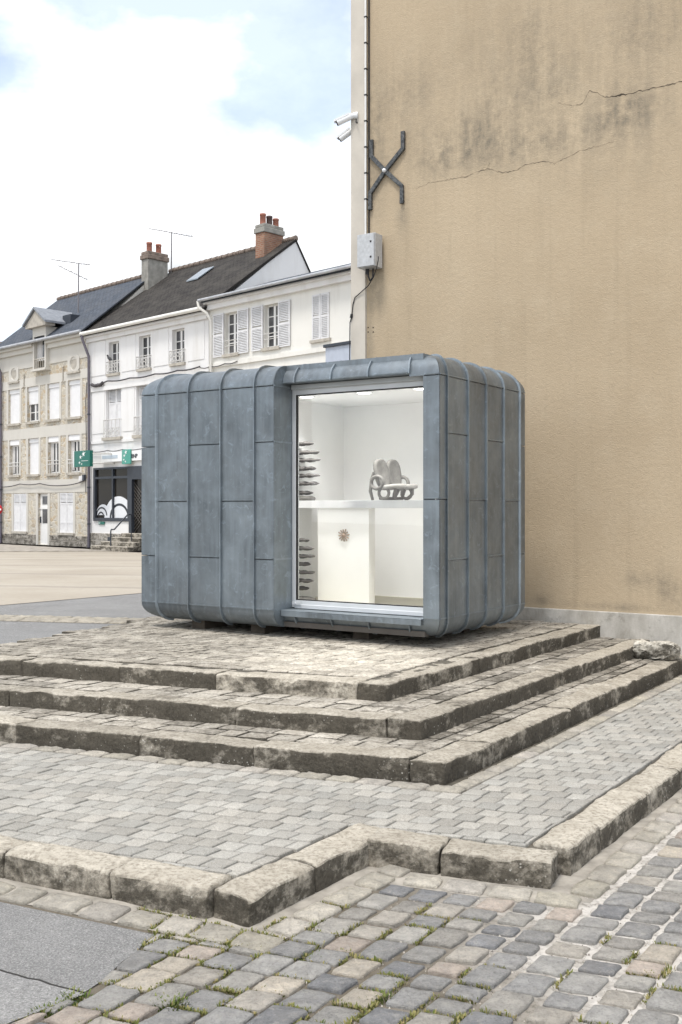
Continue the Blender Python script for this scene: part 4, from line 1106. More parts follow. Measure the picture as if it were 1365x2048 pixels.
# cabinet
WMET = plain('galvanised_box', (0.47, 0.48, 0.49), 0.5, 0.2, var=0.13, nscale=25, bump=0.1)
cx0, _ = WALL.at(714, -.22); cx1, _ = WALL.at(749, -.22); _, cz1 = WALL.xz(735, 466, -.22); _, cz0 = WALL.xz(735, 533, -.22)
cab = thing('meter_cabinet', 'pale grey metal cabinet fixed high on the building corner', 'cabinet', WALL.w(cx0, 0, cz0), KTH)
cw, chh = cx1 - cx0, cz1 - cz0
bxo('body', WMET, cab, 0, cw, -.20, -.036, 0, chh, .006); bxo('door', WMET, cab, .006, cw - .006, -.222, -.2005, .006, chh - .006, .004)
BLK = plain('black_plastic', (0.02, 0.02, 0.022), 0.5)
for z in (.28, .74):
    g = G(); g.lathe([(0, .004), (.012, .004), (.013, 0)], 12); g.v = [(cw * .8 + v[0], -.2225 - v[2], chh * z + v[1]) for v in g.v]; obj('lock', g, BLK, cab)
g = G(); g.tube([(cw * .35, -.1, 0), (cw * .35, -.1, -.08), (cw * .45, -.1, -.14), (cw * .6, -.09, -.1), (cw * .6, -.09, 0)], .011, 8); g.tube([(cw * .28, -.1, .0), (cw * .28, -.1, -.06)], .02, 8); obj('cable_entry', g, BLK, cab)
# black cable from the cabinet down the corner
def wp(px, py, y): x, z = WALL.xz(px, py, y); return tuple(WALL.w(x, y, z))
g = G(); g.tube([wp(757, 513, -.2), wp(757, 520, -.205), wp(754, 535, -.17), wp(748, 553, -.11), wp(738, 570, -.07), wp(722, 585, -.05), wp(710, 595, -.045), wp(706, 610, -.042), wp(704, 632, -.042)], .006, 6)
g.tube([wp(704, 628, -.045), wp(702.5, 636, -.045)], .016, 8); g.tube([wp(703, 636, -.045), wp(700.5, 645, -.04), wp(700, 700, -.03), wp(700, 760, -.03)], .007, 6)
tag(obj('power_cable', g, BLK), 'thin black cable hanging from the cabinet down the building corner', 'cable')
# white conduit with clips
cx_, _ = WALL.at(732, -.05)
con = thing('conduit', 'thin white conduit running down the building corner to the cabinet', 'conduit', WALL.w(cx_, 0, 0), KTH)
g = G(); g.tube([(0, -.055, cz1), (0, -.055, cz1 + 1), (0, -.055, H_B - .05)], .012, 8); obj('pipe', g, plain('white_pvc', (0.72, 0.72, 0.71), 0.5, var=.04), con)
g = G(); g.tube([(.022, -.012, cz1), (.022, -.012, H_B - .05)], .009, 6); obj('cable', g, BLK, con)
for k in range(10): bxo('clip', BLK, con, -.014, .018, -.07, -.03, cz1 + .45 + k * .31, cz1 + .465 + k * .31)
# grey edge pipe on the far side of the corner
dp = thing('downpipe', 'slim grey metal downpipe on the outer edge of the building corner', 'downpipe', WALL.w(-.012, 0.06, 0), KTH)
g = G(); g.tube([(0, 0, PZ), (0, 0, H_B - .1)], .02, 10); obj('pipe', g, plain('grey_paint', (0.30, 0.31, 0.32), 0.5, .2), dp)
for py in (140, 383): 
    z = WALL.xz(703, py)[1]; g = G(); g.tube([(-.03, -.02, z), (.01, -.02, z)], .014, 8); obj('bracket', g, BLK, dp)
# security cameras
def cctv(px, py, yaw, pitch, lab, y):
    x, z = WALL.xz(px, py, y); t = thing('security_camera', lab, 'camera', WALL.w(x, y, z), KTH + yaw, 'cameras on the building corner')
    g = G(); g.tube([(0, .0, 0), (0, -.05, .0), (0, -.09, -.01)], .03, 10, [.045, .035, .022]); obj('mount', g, ALU, t)
    R_ = Matrix.Translation((0, -.09, -.012)) @ Matrix.Rotation(pitch, 4, 'X')
    g = G(); g.tube([(0, .03, 0), (0, .02, 0), (0, -.17, 0)], .037, 14, [.025, .037, .037]); g.box(-.036, .036, -.2, .0, .02, .042); obj('body', xform(g, R_), ALU, t)
    g = G(); g.tube([(0, -.17, 0), (0, -.182, 0)], .034, 14); obj('lens', xform(g, R_), BLK, t)
    g = G(); g.tube([(0, -.02, -.03), (.02, -.02, -.09), (.05, .0, -.11), (.1, .0, -.115)], .006, 6); obj('lead', g, BLK, t)
cctv(716, 231, math.radians(-62), math.radians(24), 'white bullet camera pointing out from the building corner', -.03)
cctv(718, 258, math.radians(-75), math.radians(30), 'white camera half hidden behind the building corner', .12)
# loose stone on the step
q_ = gp(1272, 1318, Z2); e_ = gp(1348, 1322, Z2)
rs = [(-.21, -.10), (.20, -.11), (.22, .09), (-.2, .1)]
c_ = (Vector(q_) + Vector(e_)) / 2; c_.y += .10; c_.x += .03
th = KTH; qq = [(c_.x + a * math.cos(th) - b * math.sin(th), c_.y + a * math.sin(th) + b * math.cos(th)) for a, b in rs]
o = blk('loose_stone', None, qq, Z2 + .008, Z2 + .15, 77, (0.62, 0.60, 0.55, .30), r=.055, rough=.06, nx=14, ny=8, nz=6, rx=.05); tag(o, 'rough pale block of stone lying on the step against the wall', 'stone')
# ------------------------------------------------------------------ houses across the square
HF = Frame(-11.1, 46.0, math.atan2(-0.70, 0.714))
SWZ = -0.05
g = G()
k1, k2, k3 = gpl(-420, 1107), gpl(35, 1104), gpl(330, 1103)
k4 = k3 + (k3 - k2).normalized() * 6; k4 = HF.w(14.5, -2.2, 0)
poly = [k1, k2, k3, k4, HF.w(30, -2.2, 0), HF.w(30, 0.2, 0), HF.w(-30, 0.2, 0)]
g.prism([(p.x, p.y, -0.5) for p in poly], (0, 0, SWZ + 0.5))
tag(obj('far_pavement', g, plain('far_kerb', (0.33, 0.30, 0.26), 0.9, var=0.3, nscale=3)), 'raised pavement along the foot of the houses', 'pavement', kind='structure')

def mat_plaster(name, c, dirt=(0.45, 0.42, 0.37), amt=0.5):
    m = M(name, 0.9, 0, 0.25); ob = m.co('world')
    st = m.noise(1.0, m.co('world', scale=(1.4, 1.4, 0.22)), 6, 0.65); n = m.noise(0.8, ob, 5, 0.6)
    col = m.mix(m.ramp(n, [(0.3, 0), (0.7, 1)]), tuple(x * 0.95 for x in c), c)
    m.color(m.mix(m.ramp(st, [(0.5, 0), (0.8, amt)]), col, dirt)); m.bump(m.noise(20, ob, 3), 0.15, 0.01); return m.m
PL_W = mat_plaster('white_plaster_wall', (0.74, 0.735, 0.73)); PL_C = mat_plaster('cream_plaster_wall', (0.745, 0.732, 0.69)); PL_B = mat_plaster('pale_band', (0.575, 0.555, 0.51), amt=0.5)
def mat_rubble():
    m = M('rubble_stone', 0.95, 0, 0.2); ob = m.co('Object'); ob2 = m.n('ShaderNodeVectorMath', operation='ADD')
    m.set(ob2.inputs[0], ob); nd = m.n('ShaderNodeTexNoise'); nd.inputs['Scale'].default_value = 2.5; m.set(nd.inputs['Vector'], ob)
    sc = m.n('ShaderNodeVectorMath', operation='SCALE'); m.set(sc.inputs[0], nd.outputs['Color']); sc.inputs['Scale'].default_value = 0.25; m.set(ob2.inputs[1], sc.outputs[0])
    mp = m.n('ShaderNodeMapping'); m.set(mp.inputs[0], ob2.outputs[0]); mp.inputs['Scale'].default_value = (1, 1, 1.7)
    cell = m.voro(3.6, mp.outputs[0], 'F1', 'Color'); ed = m.voro(3.6, mp.outputs[0], 'DISTANCE_TO_EDGE')
    r_ = m.sep(cell)[0]
    c = m.ramp(r_, [(0.0, (0.44, 0.41, 0.36)), (0.35, (0.52, 0.49, 0.43)), (0.7, (0.47, 0.42, 0.33)), (0.92, (0.46, 0.37, 0.26)), (1.0, (0.33, 0.31, 0.27))])
    c = m.mix(m.ramp(ed, [(0.02, 1), (0.09, 0)]), c, (0.62, 0.58, 0.50))
    c = m.mix(m.ramp(m.noise(7, ob, 5, 0.7), [(0.5, 0), (0.75, 0.45)]), c, (0.33, 0.28, 0.21))
    m.color(c); m.bump(m.ramp(ed, [(0.0, 0), (0.12, 1)]), 0.6, 0.03); return m.m
RUBBLE = mat_rubble()
def mat_roof(name, a, b, lichen, sx, sy, amt):
    m = M(name, 0.88, 0, 0.15); uv = m.co('uv')
    br = m.n('ShaderNodeTexBrick'); m.set(br.inputs['Vector'], uv); br.inputs['Scale'].default_value = 1.0; br.inputs['Brick Width'].default_value = sx; br.inputs['Row Height'].default_value = sy
    br.inputs['Mortar Size'].default_value = 0.012; br.inputs['Color1'].default_value = a + (1,); br.inputs['Color2'].default_value = b + (1,); br.inputs['Mortar'].default_value = tuple(x * .45 for x in a) + (1,)
    c = m.mix(m.ramp(m.noise(1.4, uv, 6, 0.65), [(0.42, 0), (0.72, amt)]), br.outputs[0], lichen)
    c = m.mix(m.ramp(m.noise(9, uv, 3, 0.7), [(0.66, 0), (0.74, amt)]), c, tuple(min(1, x * 1.9) for x in lichen))
    m.color(c); m.bump(br.outputs['Fac'], 0.5, 0.02); m.bump(m.noise(6, uv, 4, 0.7), 0.5, 0.03); return m.m
SLATE = mat_roof('slate_roof', (0.072, 0.084, 0.105), (0.10, 0.113, 0.138), (0.125, 0.125, 0.125), 0.3, 0.14, 0.35)
TILE = mat_roof('dark_tile_roof', (0.033, 0.030, 0.029), (0.056, 0.051, 0.047), (0.095, 0.088, 0.076), 0.24, 0.13, 0.55)
RIDGE = plain('ridge_tile', (0.19, 0.15, 0.125), 0.9, var=0.35, nscale=6)
SHUT = plain('white_shutter', (0.76, 0.76, 0.77), 0.6, var=0.04, nscale=4)
SHUT2 = plain('grey_white_shutter', (0.66, 0.66, 0.67), 0.7, var=0.08, nscale=5)
WFR = plain('white_window_paint', (0.74, 0.735, 0.72), 0.5, var=0.04)
SILL = plain('sill_stone', (0.42, 0.39, 0.34), 0.9, var=0.2, nscale=5)
RAIL = plain('grey_white_iron', (0.56, 0.55, 0.53), 0.6, var=0.15)
ZGUT = plain('old_zinc', (0.42, 0.43, 0.45), 0.5, 0.4, var=0.2, nscale=3)
DARK = plain('anthracite_paint', (0.035, 0.042, 0.055), 0.45, var=0.1)
gm2 = M('house_glass', 0.06, 0.0, 0.5); gm2.color(gm2.mix(gm2.ramp(gm2.noise(1.3, None, 3), [(.35, 0), (.65, 1)]), (0.035, 0.036, 0.04), (0.11, 0.11, 0.115))); HGL = gm2.m
CURT = plain('pale_curtain', (0.55, 0.54, 0.53), 0.8, var=0.1, nscale=8)

def wall_holes(g, x0, x1, z0, z1, holes, y0=0.0, dep=0.22):
    xs = sorted({x0, x1} | {v for h in holes for v in h[:2] if x0 < v < x1}); zs = sorted({z0, z1} | {v for h in holes for v in h[2:4] if z0 < v < z1})
    for a, b in zip(xs[:-1], xs[1:]):
        for c, d in zip(zs[:-1], zs[1:]):
            mx_, mz_ = (a + b) / 2, (c + d) / 2
            if any(h[0] < mx_ < h[1] and h[2] < mz_ < h[3] for h in holes): continue
            g.quad((a, y0, c), (b, y0, c), (b, y0, d), (a, y0, d))
    for h in holes:
        a, b, c, d = max(h[0], x0), min(h[1], x1), max(h[2], z0), min(h[3], z1); y = y0 + dep
        g.quad((a, y0, c), (a, y0, d), (a, y, d), (a, y, c)); g.quad((b, y0, c), (b, y, c), (b, y, d), (b, y0, d))
        g.quad((a, y0, d), (b, y0, d), (b, y, d), (a, y, d)); g.quad((a, y0, c), (a, y, c), (b, y, c), (b, y0, c))
    y = y0 + dep
    g.quad((x0, y0, z0), (x0, y, z0), (x0, y, z1), (x0, y0, z1)); g.quad((x1, y0, z0), (x1, y0, z1), (x1, y, z1), (x1, y, z0))

class House:
    def __init__(s, name, label, pxl, pxr, xl=None, xr=None, cat='house'):
        s.xl = HF.at(pxl)[0] if xl is None else xl; s.xr = HF.at(pxr)[0] if xr is None else xr
        s.o = thing(name, label, cat, HF.w(s.xl, 0, SWZ), HF.th); s.W = s.xr - s.xl
    def x(s, px, d=0.0): return HF.at(px, d)[0] - s.xl
    def xz(s, px, py, d=0.0): x, z = HF.xz(px, py, d); return x - s.xl, z - SWZ
    def rect(s, z2, zoom, x0, x1, y0, y1, d=0.0):
        zx, zy, sc = zoom; f = lambda v: zx + v / sc; h = lambda v: zy + v / sc
        xa, _ = s.xz(f(x0), 0, d); xb, _ = s.xz(f(x1), 0, d); _, D = HF.at((f(x0) + f(x1)) / 2, d)
        return (xa, xb, CAMZ + (HY - h(y1)) * D / F - SWZ, CAMZ + (HY - h(y0)) * D / F - SWZ)
    def b(s, name, m, x0, x1, y0, y1, z0, z1, parent=None, bevel=0.0): return bxo(name, m, parent or s.o, x0, x1, y0, y1, z0, z1, bevel)
ZA = (0, 400, 3.25); ZBm = (0, 740, 4.2656); ZC = (380, 400, 3.4125)

def casement(h, r, dep=0.17, rows=3, glass=None, sill=True, name='window', leafs=2):
    x0, x1, z0, z1 = r; g = G(); f = 0.055
    g.box(x0, x0 + f, dep - .05, dep, z0, z1); g.box(x1 - f, x1, dep - .05, dep, z0, z1); g.box(x0 + f, x1 - f, dep - .05, dep, z1 - f, z1); g.box(x0 + f, x1 - f, dep - .05, dep, z0, z0 + f * 1.3)
    xm = (x0 + x1) / 2
    if leafs == 2: g.box(xm - .05, xm + .05, dep - .06, dep - .002, z0 + f * 1.3, z1 - f)
    zz = [z0 + f * 1.3 + (z1 - f - z0 - f * 1.3) * k / rows for k in range(rows + 1)]
    for k in range(1, rows):
        for a, b in ((x0 + f, xm - .05), (xm + .05, x1 - f)): g.box(a, b, dep - .045, dep - .012, zz[k] - .018, zz[k] + .018)
    w = obj(name, g, WFR, h.o)
    for a, b in ((x0 + f, xm - .05), (xm + .05, x1 - f)):
        for k in range(rows): h.b('pane', glass or HGL, a + .001, b - .001, dep - .03, dep - .02, zz[k] + (.018 if k else 0), zz[k + 1] - (.018 if k < rows - 1 else 0), w)
    if sill: h.b('sill', SILL, x0 - .09, x1 + .09, -.09, .04, z0 - .11, z0 - .002, w)
    return w
def roller(h, r, dep=0.10, sill=True, bottom=None, name='roller_shutter'):
    x0, x1, z0, z1 = r; zb = z0 if bottom is None else bottom; g = G(); n = max(3, int((z1 - zb) / .075)); p = (z1 - zb - .2) / n
    for k in range(n): g.box(x0 + .004, x1 - .004, dep, dep + .02, zb + k * p + .003, zb + (k + 1) * p - .003)
    g.box(x0 + .004, x1 - .004, dep + .012, dep + .03, zb, z1 - .2)
    w = obj(name, g, SHUT, h.o)
    h.b('shutter_box', SHUT, x0 + .001, x1 - .001, dep - .04, dep + .1, z1 - .198, z1 - .001, w)
    if sill: h.b('sill', SILL, x0 - .08, x1 + .08, -.09, .06, z0 - .11, z0 - .002, w)
    return w
def louvre(h, x0, x1, z0, z1, y=-.05, th=.04, frac=1.0, name='shutter', mat=None):
    """hinged shutter with slats; frac = share of the height that is louvred, from the top"""
    g = G(); f = .055; zc = z1 - (z1 - z0) * frac
    g.box(x0, x0 + f, y, y + th, z0, z1); g.box(x1 - f, x1, y, y + th, z0, z1); g.box(x0 + f, x1 - f, y, y + th, z1 - f, z1); g.box(x0 + f, x1 - f, y, y + th, z0, z0 + f)
    zm = (max(zc, z0) + z1) / 2
    if frac == 1.0: g.box(x0 + f, x1 - f, y, y + th, zm - .04, zm + .04)
    else:
        g.box(x0 + f, x1 - f, y, y + th, zc - .04, zc + .04); g.box(x0 + f, x1 - f, y + .012, y + th - .012, z0 + f, zc - .04); g.box(x0 + f, x1 - f, y, y + th, z0 + .42, z0 + .5)
    z = max(zc + .05, z0 + f) + .02
    while z < z1 - f - .04:
        if not (frac == 1.0 and abs(z - zm) < .07): g.add([(x0 + f, y + .002, z), (x1 - f, y + .002, z), (x1 - f, y + th - .002, z + .045), (x0 + f, y + th - .002, z + .045), (x0 + f, y + .002, z + .012), (x1 - f, y + .002, z + .012), (x1 - f, y + th - .002, z + .057), (x0 + f, y + th - .002, z + .057)], [(0, 3, 2, 1), (4, 5, 6, 7), (0, 1, 5, 4), (2, 3, 7, 6)])
        z += .06
    return obj(name, g, mat or SHUT2, h.o)
def railing(h, x0, x1, z0, hgt=.42, y=-.10):
    g = G(); r_ = .014
    g.tube([(x0, 0, z0 + hgt), (x0, y, z0 + hgt), (x1, y, z0 + hgt), (x1, 0, z0 + hgt)], .018, 6); g.tube([(x0, y, z0 + .04), (x1, y, z0 + .04)], r_, 6)
    n = 4; w = (x1 - x0) / n
    for k in range(n):
        cx = x0 + w * (k + .5)
        for cz, rr in ((z0 + .15, .095), (z0 + .30, .075)): g.tube([(cx + rr * math.cos(a), y, cz + rr * math.sin(a)) for a in [2 * math.pi * q / 10 for q in range(11)]], .013, 5, cap=False)
        g.tube([(x0 + w * k, y, z0), (x0 + w * k, y, z0 + hgt)], .013, 5)
    g.tube([(x1, y, z0), (x1, y, z0 + hgt)], .013, 5)
    return obj('balcony_rail', g, RAIL, h.o)
def roof_quad(h, pts, m, name='roof', th=.08, ridge=None):
    a, b, c, d = [Vector(p) for p in pts]; L = (b - a).length; Hh = (d - a).length; g = G()
    g.quad(a, b, c, d, [(0, 0), (L, 0), ((c - d).length + (d - a).dot((b - a).normalized()), Hh), ((d - a).dot((b - a).normalized()), Hh)])
    dn = Vector((0, 0, -th)); g.quad(a + dn, d + dn, c + dn, b + dn); g.quad(a, a + dn, b + dn, b); g.quad(b, b + dn, c + dn, c); g.quad(d, d + dn, a + dn, a); g.quad(c, c + dn, d + dn, d)
    o = obj(name, g, m, h.o)
    if ridge:
        g = G(); A, B = ridge; n = int((Vector(B) - Vector(A)).length / .38); d_ = (Vector(B) - Vector(A)) / n
        for k in range(n): g.tube([Vector(A) + d_ * k, Vector(A) + d_ * (k + .97)], .12, 7, [.11, .135])
        obj('ridge_tiles', g, RIDGE, o)
    return o
def chimney(h, x, y, z0, z1, w, d, m, pots, capm, name='chimney'):
    g = G(); g.box(x - w / 2, x + w / 2, y - d / 2, y + d / 2, z0, z1); c = obj(name, g, m, h.o)
    g = G(); g.box(x - w / 2 - .06, x + w / 2 + .06, y - d / 2 - .06, y + d / 2 + .06, z1 - .32, z1 - .1); g.box(x - w / 2 - .02, x + w / 2 + .02, y - d / 2 - .02, y + d / 2 + .02, z1 - .1, z1 + .05); obj('cap', g, capm, c, .03)
    for (px_, py_, hh, mm) in pots:
        g = G(); g.lathe([(.13, 0), (.125, hh * .8), (.14, hh * .82), (.135, hh), (.1, hh), (.095, hh - .2), (0, hh - .2)], 12, (x + px_, y + py_, z1 + .05)); obj('chimney_pot', g, mm, c)
    return c
POT = plain('terracotta', (0.33, 0.14, 0.10), 0.85, var=0.2, nscale=5); POT_D = plain('dark_pot', (0.10, 0.07, 0.065), 0.8)

# ---------------- rubble stone house
h = House('stone_house', 'rubble stone house with slate roof, white roller shutters and a dormer', -4, 177)
W = h.W
holes = {}
rows_A = [h.rect(0, ZBm, *r) for r in ((85, 168, 600, 900), (243, 335, 582, 890), (412, 505, 568, 880), (585, 685, 550, 870))]
rows_B = [h.rect(0, ZBm, *r) for r in ((75, 173, 165, 455), (235, 333, 140, 442), (408, 512, 112, 422), (583, 690, 85, 398))]
gr = [h.rect(0, ZBm, *r) for r in ((118, 230, 1058, 1380), (512, 630, 1045, 1385))]; door = h.rect(0, ZBm, 330, 412, 1055, 1472)
oc = [h.rect(0, ZA, *r) for r in ((66, 128, 1085, 1182), (447, 523, 1010, 1112))]
zA0, zA1 = min(r[2] for r in rows_A), max(r[3] for r in rows_A)
def level(rs): 
    z0 = sum(r[2] for r in rs) / len(rs); z1 = sum(r[3] for r in rs) / len(rs); return [(r[0], r[1], z0, z1) for r in rs]
rows_A, rows_B, gr, oc = level(rows_A), level(rows_B), level(gr), level(oc)
eave = h.xz(85, 683)[1]
door = (door[0], door[1], 0.02, door[3])
doorm = h.rect(0, ZA, 250, 318, 905, 1085); dz0, dz1 = doorm[2], doorm[3]
g = G(); wall_holes(g, 0, W, -.4, eave - .05, rows_A + rows_B + gr + [door, (doorm[0], doorm[1], dz0, eave + 1)]); obj('wall', g, RUBBLE, h.o)
h.b('body', PL_B, 0.01, W - .01, .24, 6.7, -.4, eave - .1)
# bands
fz = h.xz(85, 400 + 1075 / 3.25)[1]
def split_band(name, z0, z1, y=-.03, x0=0.0, x1=None, cuts=()):
    x1 = W if x1 is None else x1; xs = [x0]
    for c in sorted(cuts): xs += [c[0], c[1]]
    xs += [x1]
    for a, b in zip(xs[0::2], xs[1::2]): h.b(name, PL_B, a, b, y, .02, z0, z1)
split_band('frieze', fz, eave - .42, cuts=[(doorm[0] - .12, doorm[1] + .12)])
split_band('cornice', eave - .42, eave - .2, -.16, cuts=[(doorm[0] - .12, doorm[1] + .12)]); split_band('cornice', eave - .2, eave - .02, -.3, cuts=[(doorm[0] - .12, doorm[1] + .12)])
for a, b in ((rows_A[0][3], rows_A[0][3] + .5), (rows_B[0][3], rows_B[0][3] + .42), (gr[0][3] + .02, gr[0][3] + .62)):
    split_band('string_band', a + .005, b, -.02)
for r in rows_A + rows_B + gr:
    for a, b in ((r[0] - .16, r[0]), (r[1], r[1] + .16)): h.b('window_surround', PL_B, a, b - .001 if b == r[0] else b, -.02, .02, r[2] - .05, r[3] + .004)
for k, r in enumerate(rows_A):
    if k == 1: roller(h, r)
    else:
        w = casement(h, (r[0], r[1], r[2], r[3] - .25), rows=1, dep=.2); h.b('shutter_box', SHUT, r[0] + .001, r[1] - .001, .02, .2, r[3] - .249, r[3] - .001, w)
        h.b('curtain', CURT, r[0] + .03, r[0] + (r[1] - r[0]) * .3, .142, .149, r[2] + .1, r[3] - .3, w)
        g = G(); y = -.04
        for z in (r[2] + .42, r[2] + .58): g.tube([(r[0], y, z), (r[1], y, z)], .022, 6)
        for x in (r[0] + .2, r[1] - .2): g.tube([(x, y, r[2]), (x, y, r[2] + .58)], .015, 6)
        obj('window_bar', g, RAIL, w)
for k, r in enumerate(rows_B):
    if k == 1:
        zb = r[2] + (r[3] - r[2]) * .5; w = casement(h, (r[0], r[1], r[2], zb + .05), rows=2, dep=.2); roller(h, r, bottom=zb, sill=False)
    else: roller(h, r)
for r in gr:
    xm = (r[0] + r[1]) / 2
    louvre(h, r[0] + .01, xm - .006, r[2], r[3], .0, frac=.27); louvre(h, xm + .006, r[1] - .01, r[2], r[3], .0, frac=.27); h.b('sill', SILL, r[0] - .1, r[1] + .1, -.1, .04, r[2] - .11, r[2] - .003)
d = door; g = G(); g.box(d[0], d[1], .1, .16, d[2], d[3]); dr = obj('door', g, WFR, h.o)
xm = (d[0] + d[1]) / 2; h.b('pane', HGL, xm - .22, xm + .26, .085, .099, d[2] + 1.0, d[2] + (d[3] - d[2]) * .72, dr); h.b('pane', HGL, xm - .22, xm + .26, .085, .099, d[3] - .5, d[3] - .12, dr)
h.b('transom', WFR, d[0], d[1], .07, .099, d[3] - .72, d[3] - .62, dr); h.b('handle', DARK, d[0] + .06, d[0] + .1, .04, .099, d[2] + 1.0, d[2] + 1.3, dr)
for a, b in ((d[0] - .2, d[0] - .002), (d[1] + .002, d[1] + .2)): h.b('door_surround', PL_B, a, b, -.03, .02, 0, d[3] + .01)
# plinth of cut stone blocks, split by the door
zpl_ = gr[0][2] - .12
for a, b in ((0, d[0] - .205), (d[1] + .205, W)):
    for rw in range(2):
        x = a - (.3 if rw else 0)
        while x < b:
            l = U_(.55, .75); x0 = max(a, x); x1 = min(b, x + l)
            if x1 - x0 > .08:
                o = h.b('stone_block', STONE, x0 + .008, x1 - .008, -.06, .02, rw * zpl_ / 2 - (.3 if rw == 0 else 0) + .006, (rw + 1) * zpl_ / 2 - .006, bevel=.012); q = U_(.85, 1.1); o.color = (.44 * q, .42 * q, .39 * q, .04)
            x += l
# oculi
for r in oc:
    xm, zm = (r[0] + r[1]) / 2, (r[2] + r[3]) / 2; hw = (r[1] - r[0]) / 2; g = G(); n = 20; ri = hw * .62; vs = []
    sq = []
    for k in range(n):
        a = 2 * math.pi * k / n; c_, s_ = math.cos(a), math.sin(a); q = max(abs(c_), abs(s_)); sq.append((c_ / q * hw, s_ / q * (r[3] - r[2]) / 2))
    for k in range(n):
        a = 2 * math.pi * k / n; vs += [(xm + sq[k][0], .01, zm + sq[k][1]), (xm + sq[k][0], -.06, zm + sq[k][1]), (xm + ri * math.cos(a), -.06, zm + ri * math.sin(a)), (xm + ri * .9 * math.cos(a), .0, zm + ri * .9 * math.sin(a))]
    fs = []
    for k in range(n):
        for j in range(3): a, b = k * 4 + j, ((k + 1) % n) * 4 + j; fs.append((a, b, b + 1, a + 1))
    g.add(vs, fs); o = obj('oculus', g, PL_B, h.o)
    g = G(); g.add([(xm + ri * .9 * math.cos(2 * math.pi * k / n), -.012, zm + ri * .9 * math.sin(2 * math.pi * k / n)) for k in range(n)], [tuple(range(n))]); obj('blind_panel', g, SILL, o)
    h.b('sill', SILL, r[0] - .05, r[1] + .05, -.1, .02, r[2] - .09, r[2] - .004, o)
# dormer
x0, x1 = doorm[0] - .12, doorm[1] + .12; dt = eave + .62
g = G(); g.box(x0, doorm[0], -.22, 1.5, dz0 - .1, dt); g.box(doorm[1], x1, -.22, 1.5, dz0 - .1, dt); g.box(doorm[0], doorm[1], -.22, .1, dz1 + .12, dt); dm = obj('dormer', g, PL_B, h.o)
h.b('sill', PL_B, x0 - .06, x1 + .06, -.3, .1, dz0 - .2, dz0 - .1, dm)
xm = (x0 + x1) / 2; hw = (x1 - x0) / 2 + .32
g = G(); g.prism([(xm - hw, -.42, dt), (xm + hw, -.42, dt), (xm + hw, -.42, dt + .14), (xm, -.42, dt + .75), (xm - hw, -.42, dt + .14)], (0, .5, 0)); obj('pediment', g, SILL, dm)
g = G(); g.prism([(xm - hw - .12, -.52, dt + .1), (xm, -.52, dt + .82), (xm, -.52, dt + .92), (xm - hw - .12, -.52, dt + .2)], (0, 2.0, 0)); g.prism([(xm + hw + .12, -.52, dt + .1), (xm + hw + .12, -.52, dt + .2), (xm, -.52, dt + .92), (xm, -.52, dt + .82)], (0, 2.0, 0)); obj('dormer_roof', g, plain('dormer_zinc', (0.24, 0.255, 0.28), 0.6, 0.2, var=.2), dm)
h.b('frame', WFR, doorm[0], doorm[1], -.05, .0, dz0 + .3, dz1 + .12, dm); 
for a, b in ((doorm[0] + .05, xm - .04), (xm + .04, doorm[1] - .05)): h.b('pane', CURT if a < xm - .1 else HGL, a, b, -.07, -.052, dz0 + .45, dz1 + .05, dm)
g = G(); g.tube([(doorm[0], -.2, dz0 + .35), (doorm[1], -.2, dz0 + .35)], .025, 6)
for k in range(6): x = doorm[0] + (doorm[1] - doorm[0]) * k / 5; g.tube([(x, -.2, dz0 - .08), (x, -.2, dz0 + .35)], .016, 5)
obj('rail', g, SILL, dm)
# roof
RD = 3.38; rz = h.xz(122, 598, RD)[1]
rf = roof_quad(h, [(-.05, -.36, eave), (W + .02, -.36, eave), (W + .02, RD, rz), (-.05, RD, rz)], SLATE, ridge=((-.05, RD, rz + .02), (W, RD, rz + .02)))
roof_quad(h, [(W, 2 * RD + .3, eave), (-.05, 2 * RD + .3, eave), (-.05, RD, rz), (W, RD, rz)], SLATE)
g = G(); g.prism([(0.02, .1, eave - .2), (0.02, 2 * RD, eave - .2), (0.02, RD, rz - .12)], (W - .04, 0, 0)); obj('gable', g, PL_B, h.o)
g = G(); g.tube([(0, -.4, eave - .02), (W, -.4, eave - .02)], .075, 8); obj('gutter', g, ZGUT, rf)
vx, vz = h.xz(147, 636, .9); g = G(); g.box(vx - .35, vx + .35, .55, 1.2, vz - .35, vz + .1); obj('roof_hatch', g, DARK, rf)
# wall ties
for px_, py0, py1 in ((48, 750, 773), (126, 735, 762)):
    x, z0 = h.xz(px_, py1, -.05); _, z1 = h.xz(px_, py0, -.05); g = G(); g.tube([(x, -.05, z0), (x, -.05, z1)], .025, 6); g.tube([(x - .12, -.05, z1 + .05), (x, -.05, z1), (x + .12, -.05, z1 + .05)], .02, 6); g.tube([(x - .12, -.05, z0 - .05), (x, -.05, z0), (x + .12, -.05, z0 - .05)], .02, 6); obj('wall_tie', g, SILL, h.o)
STONE_H = h

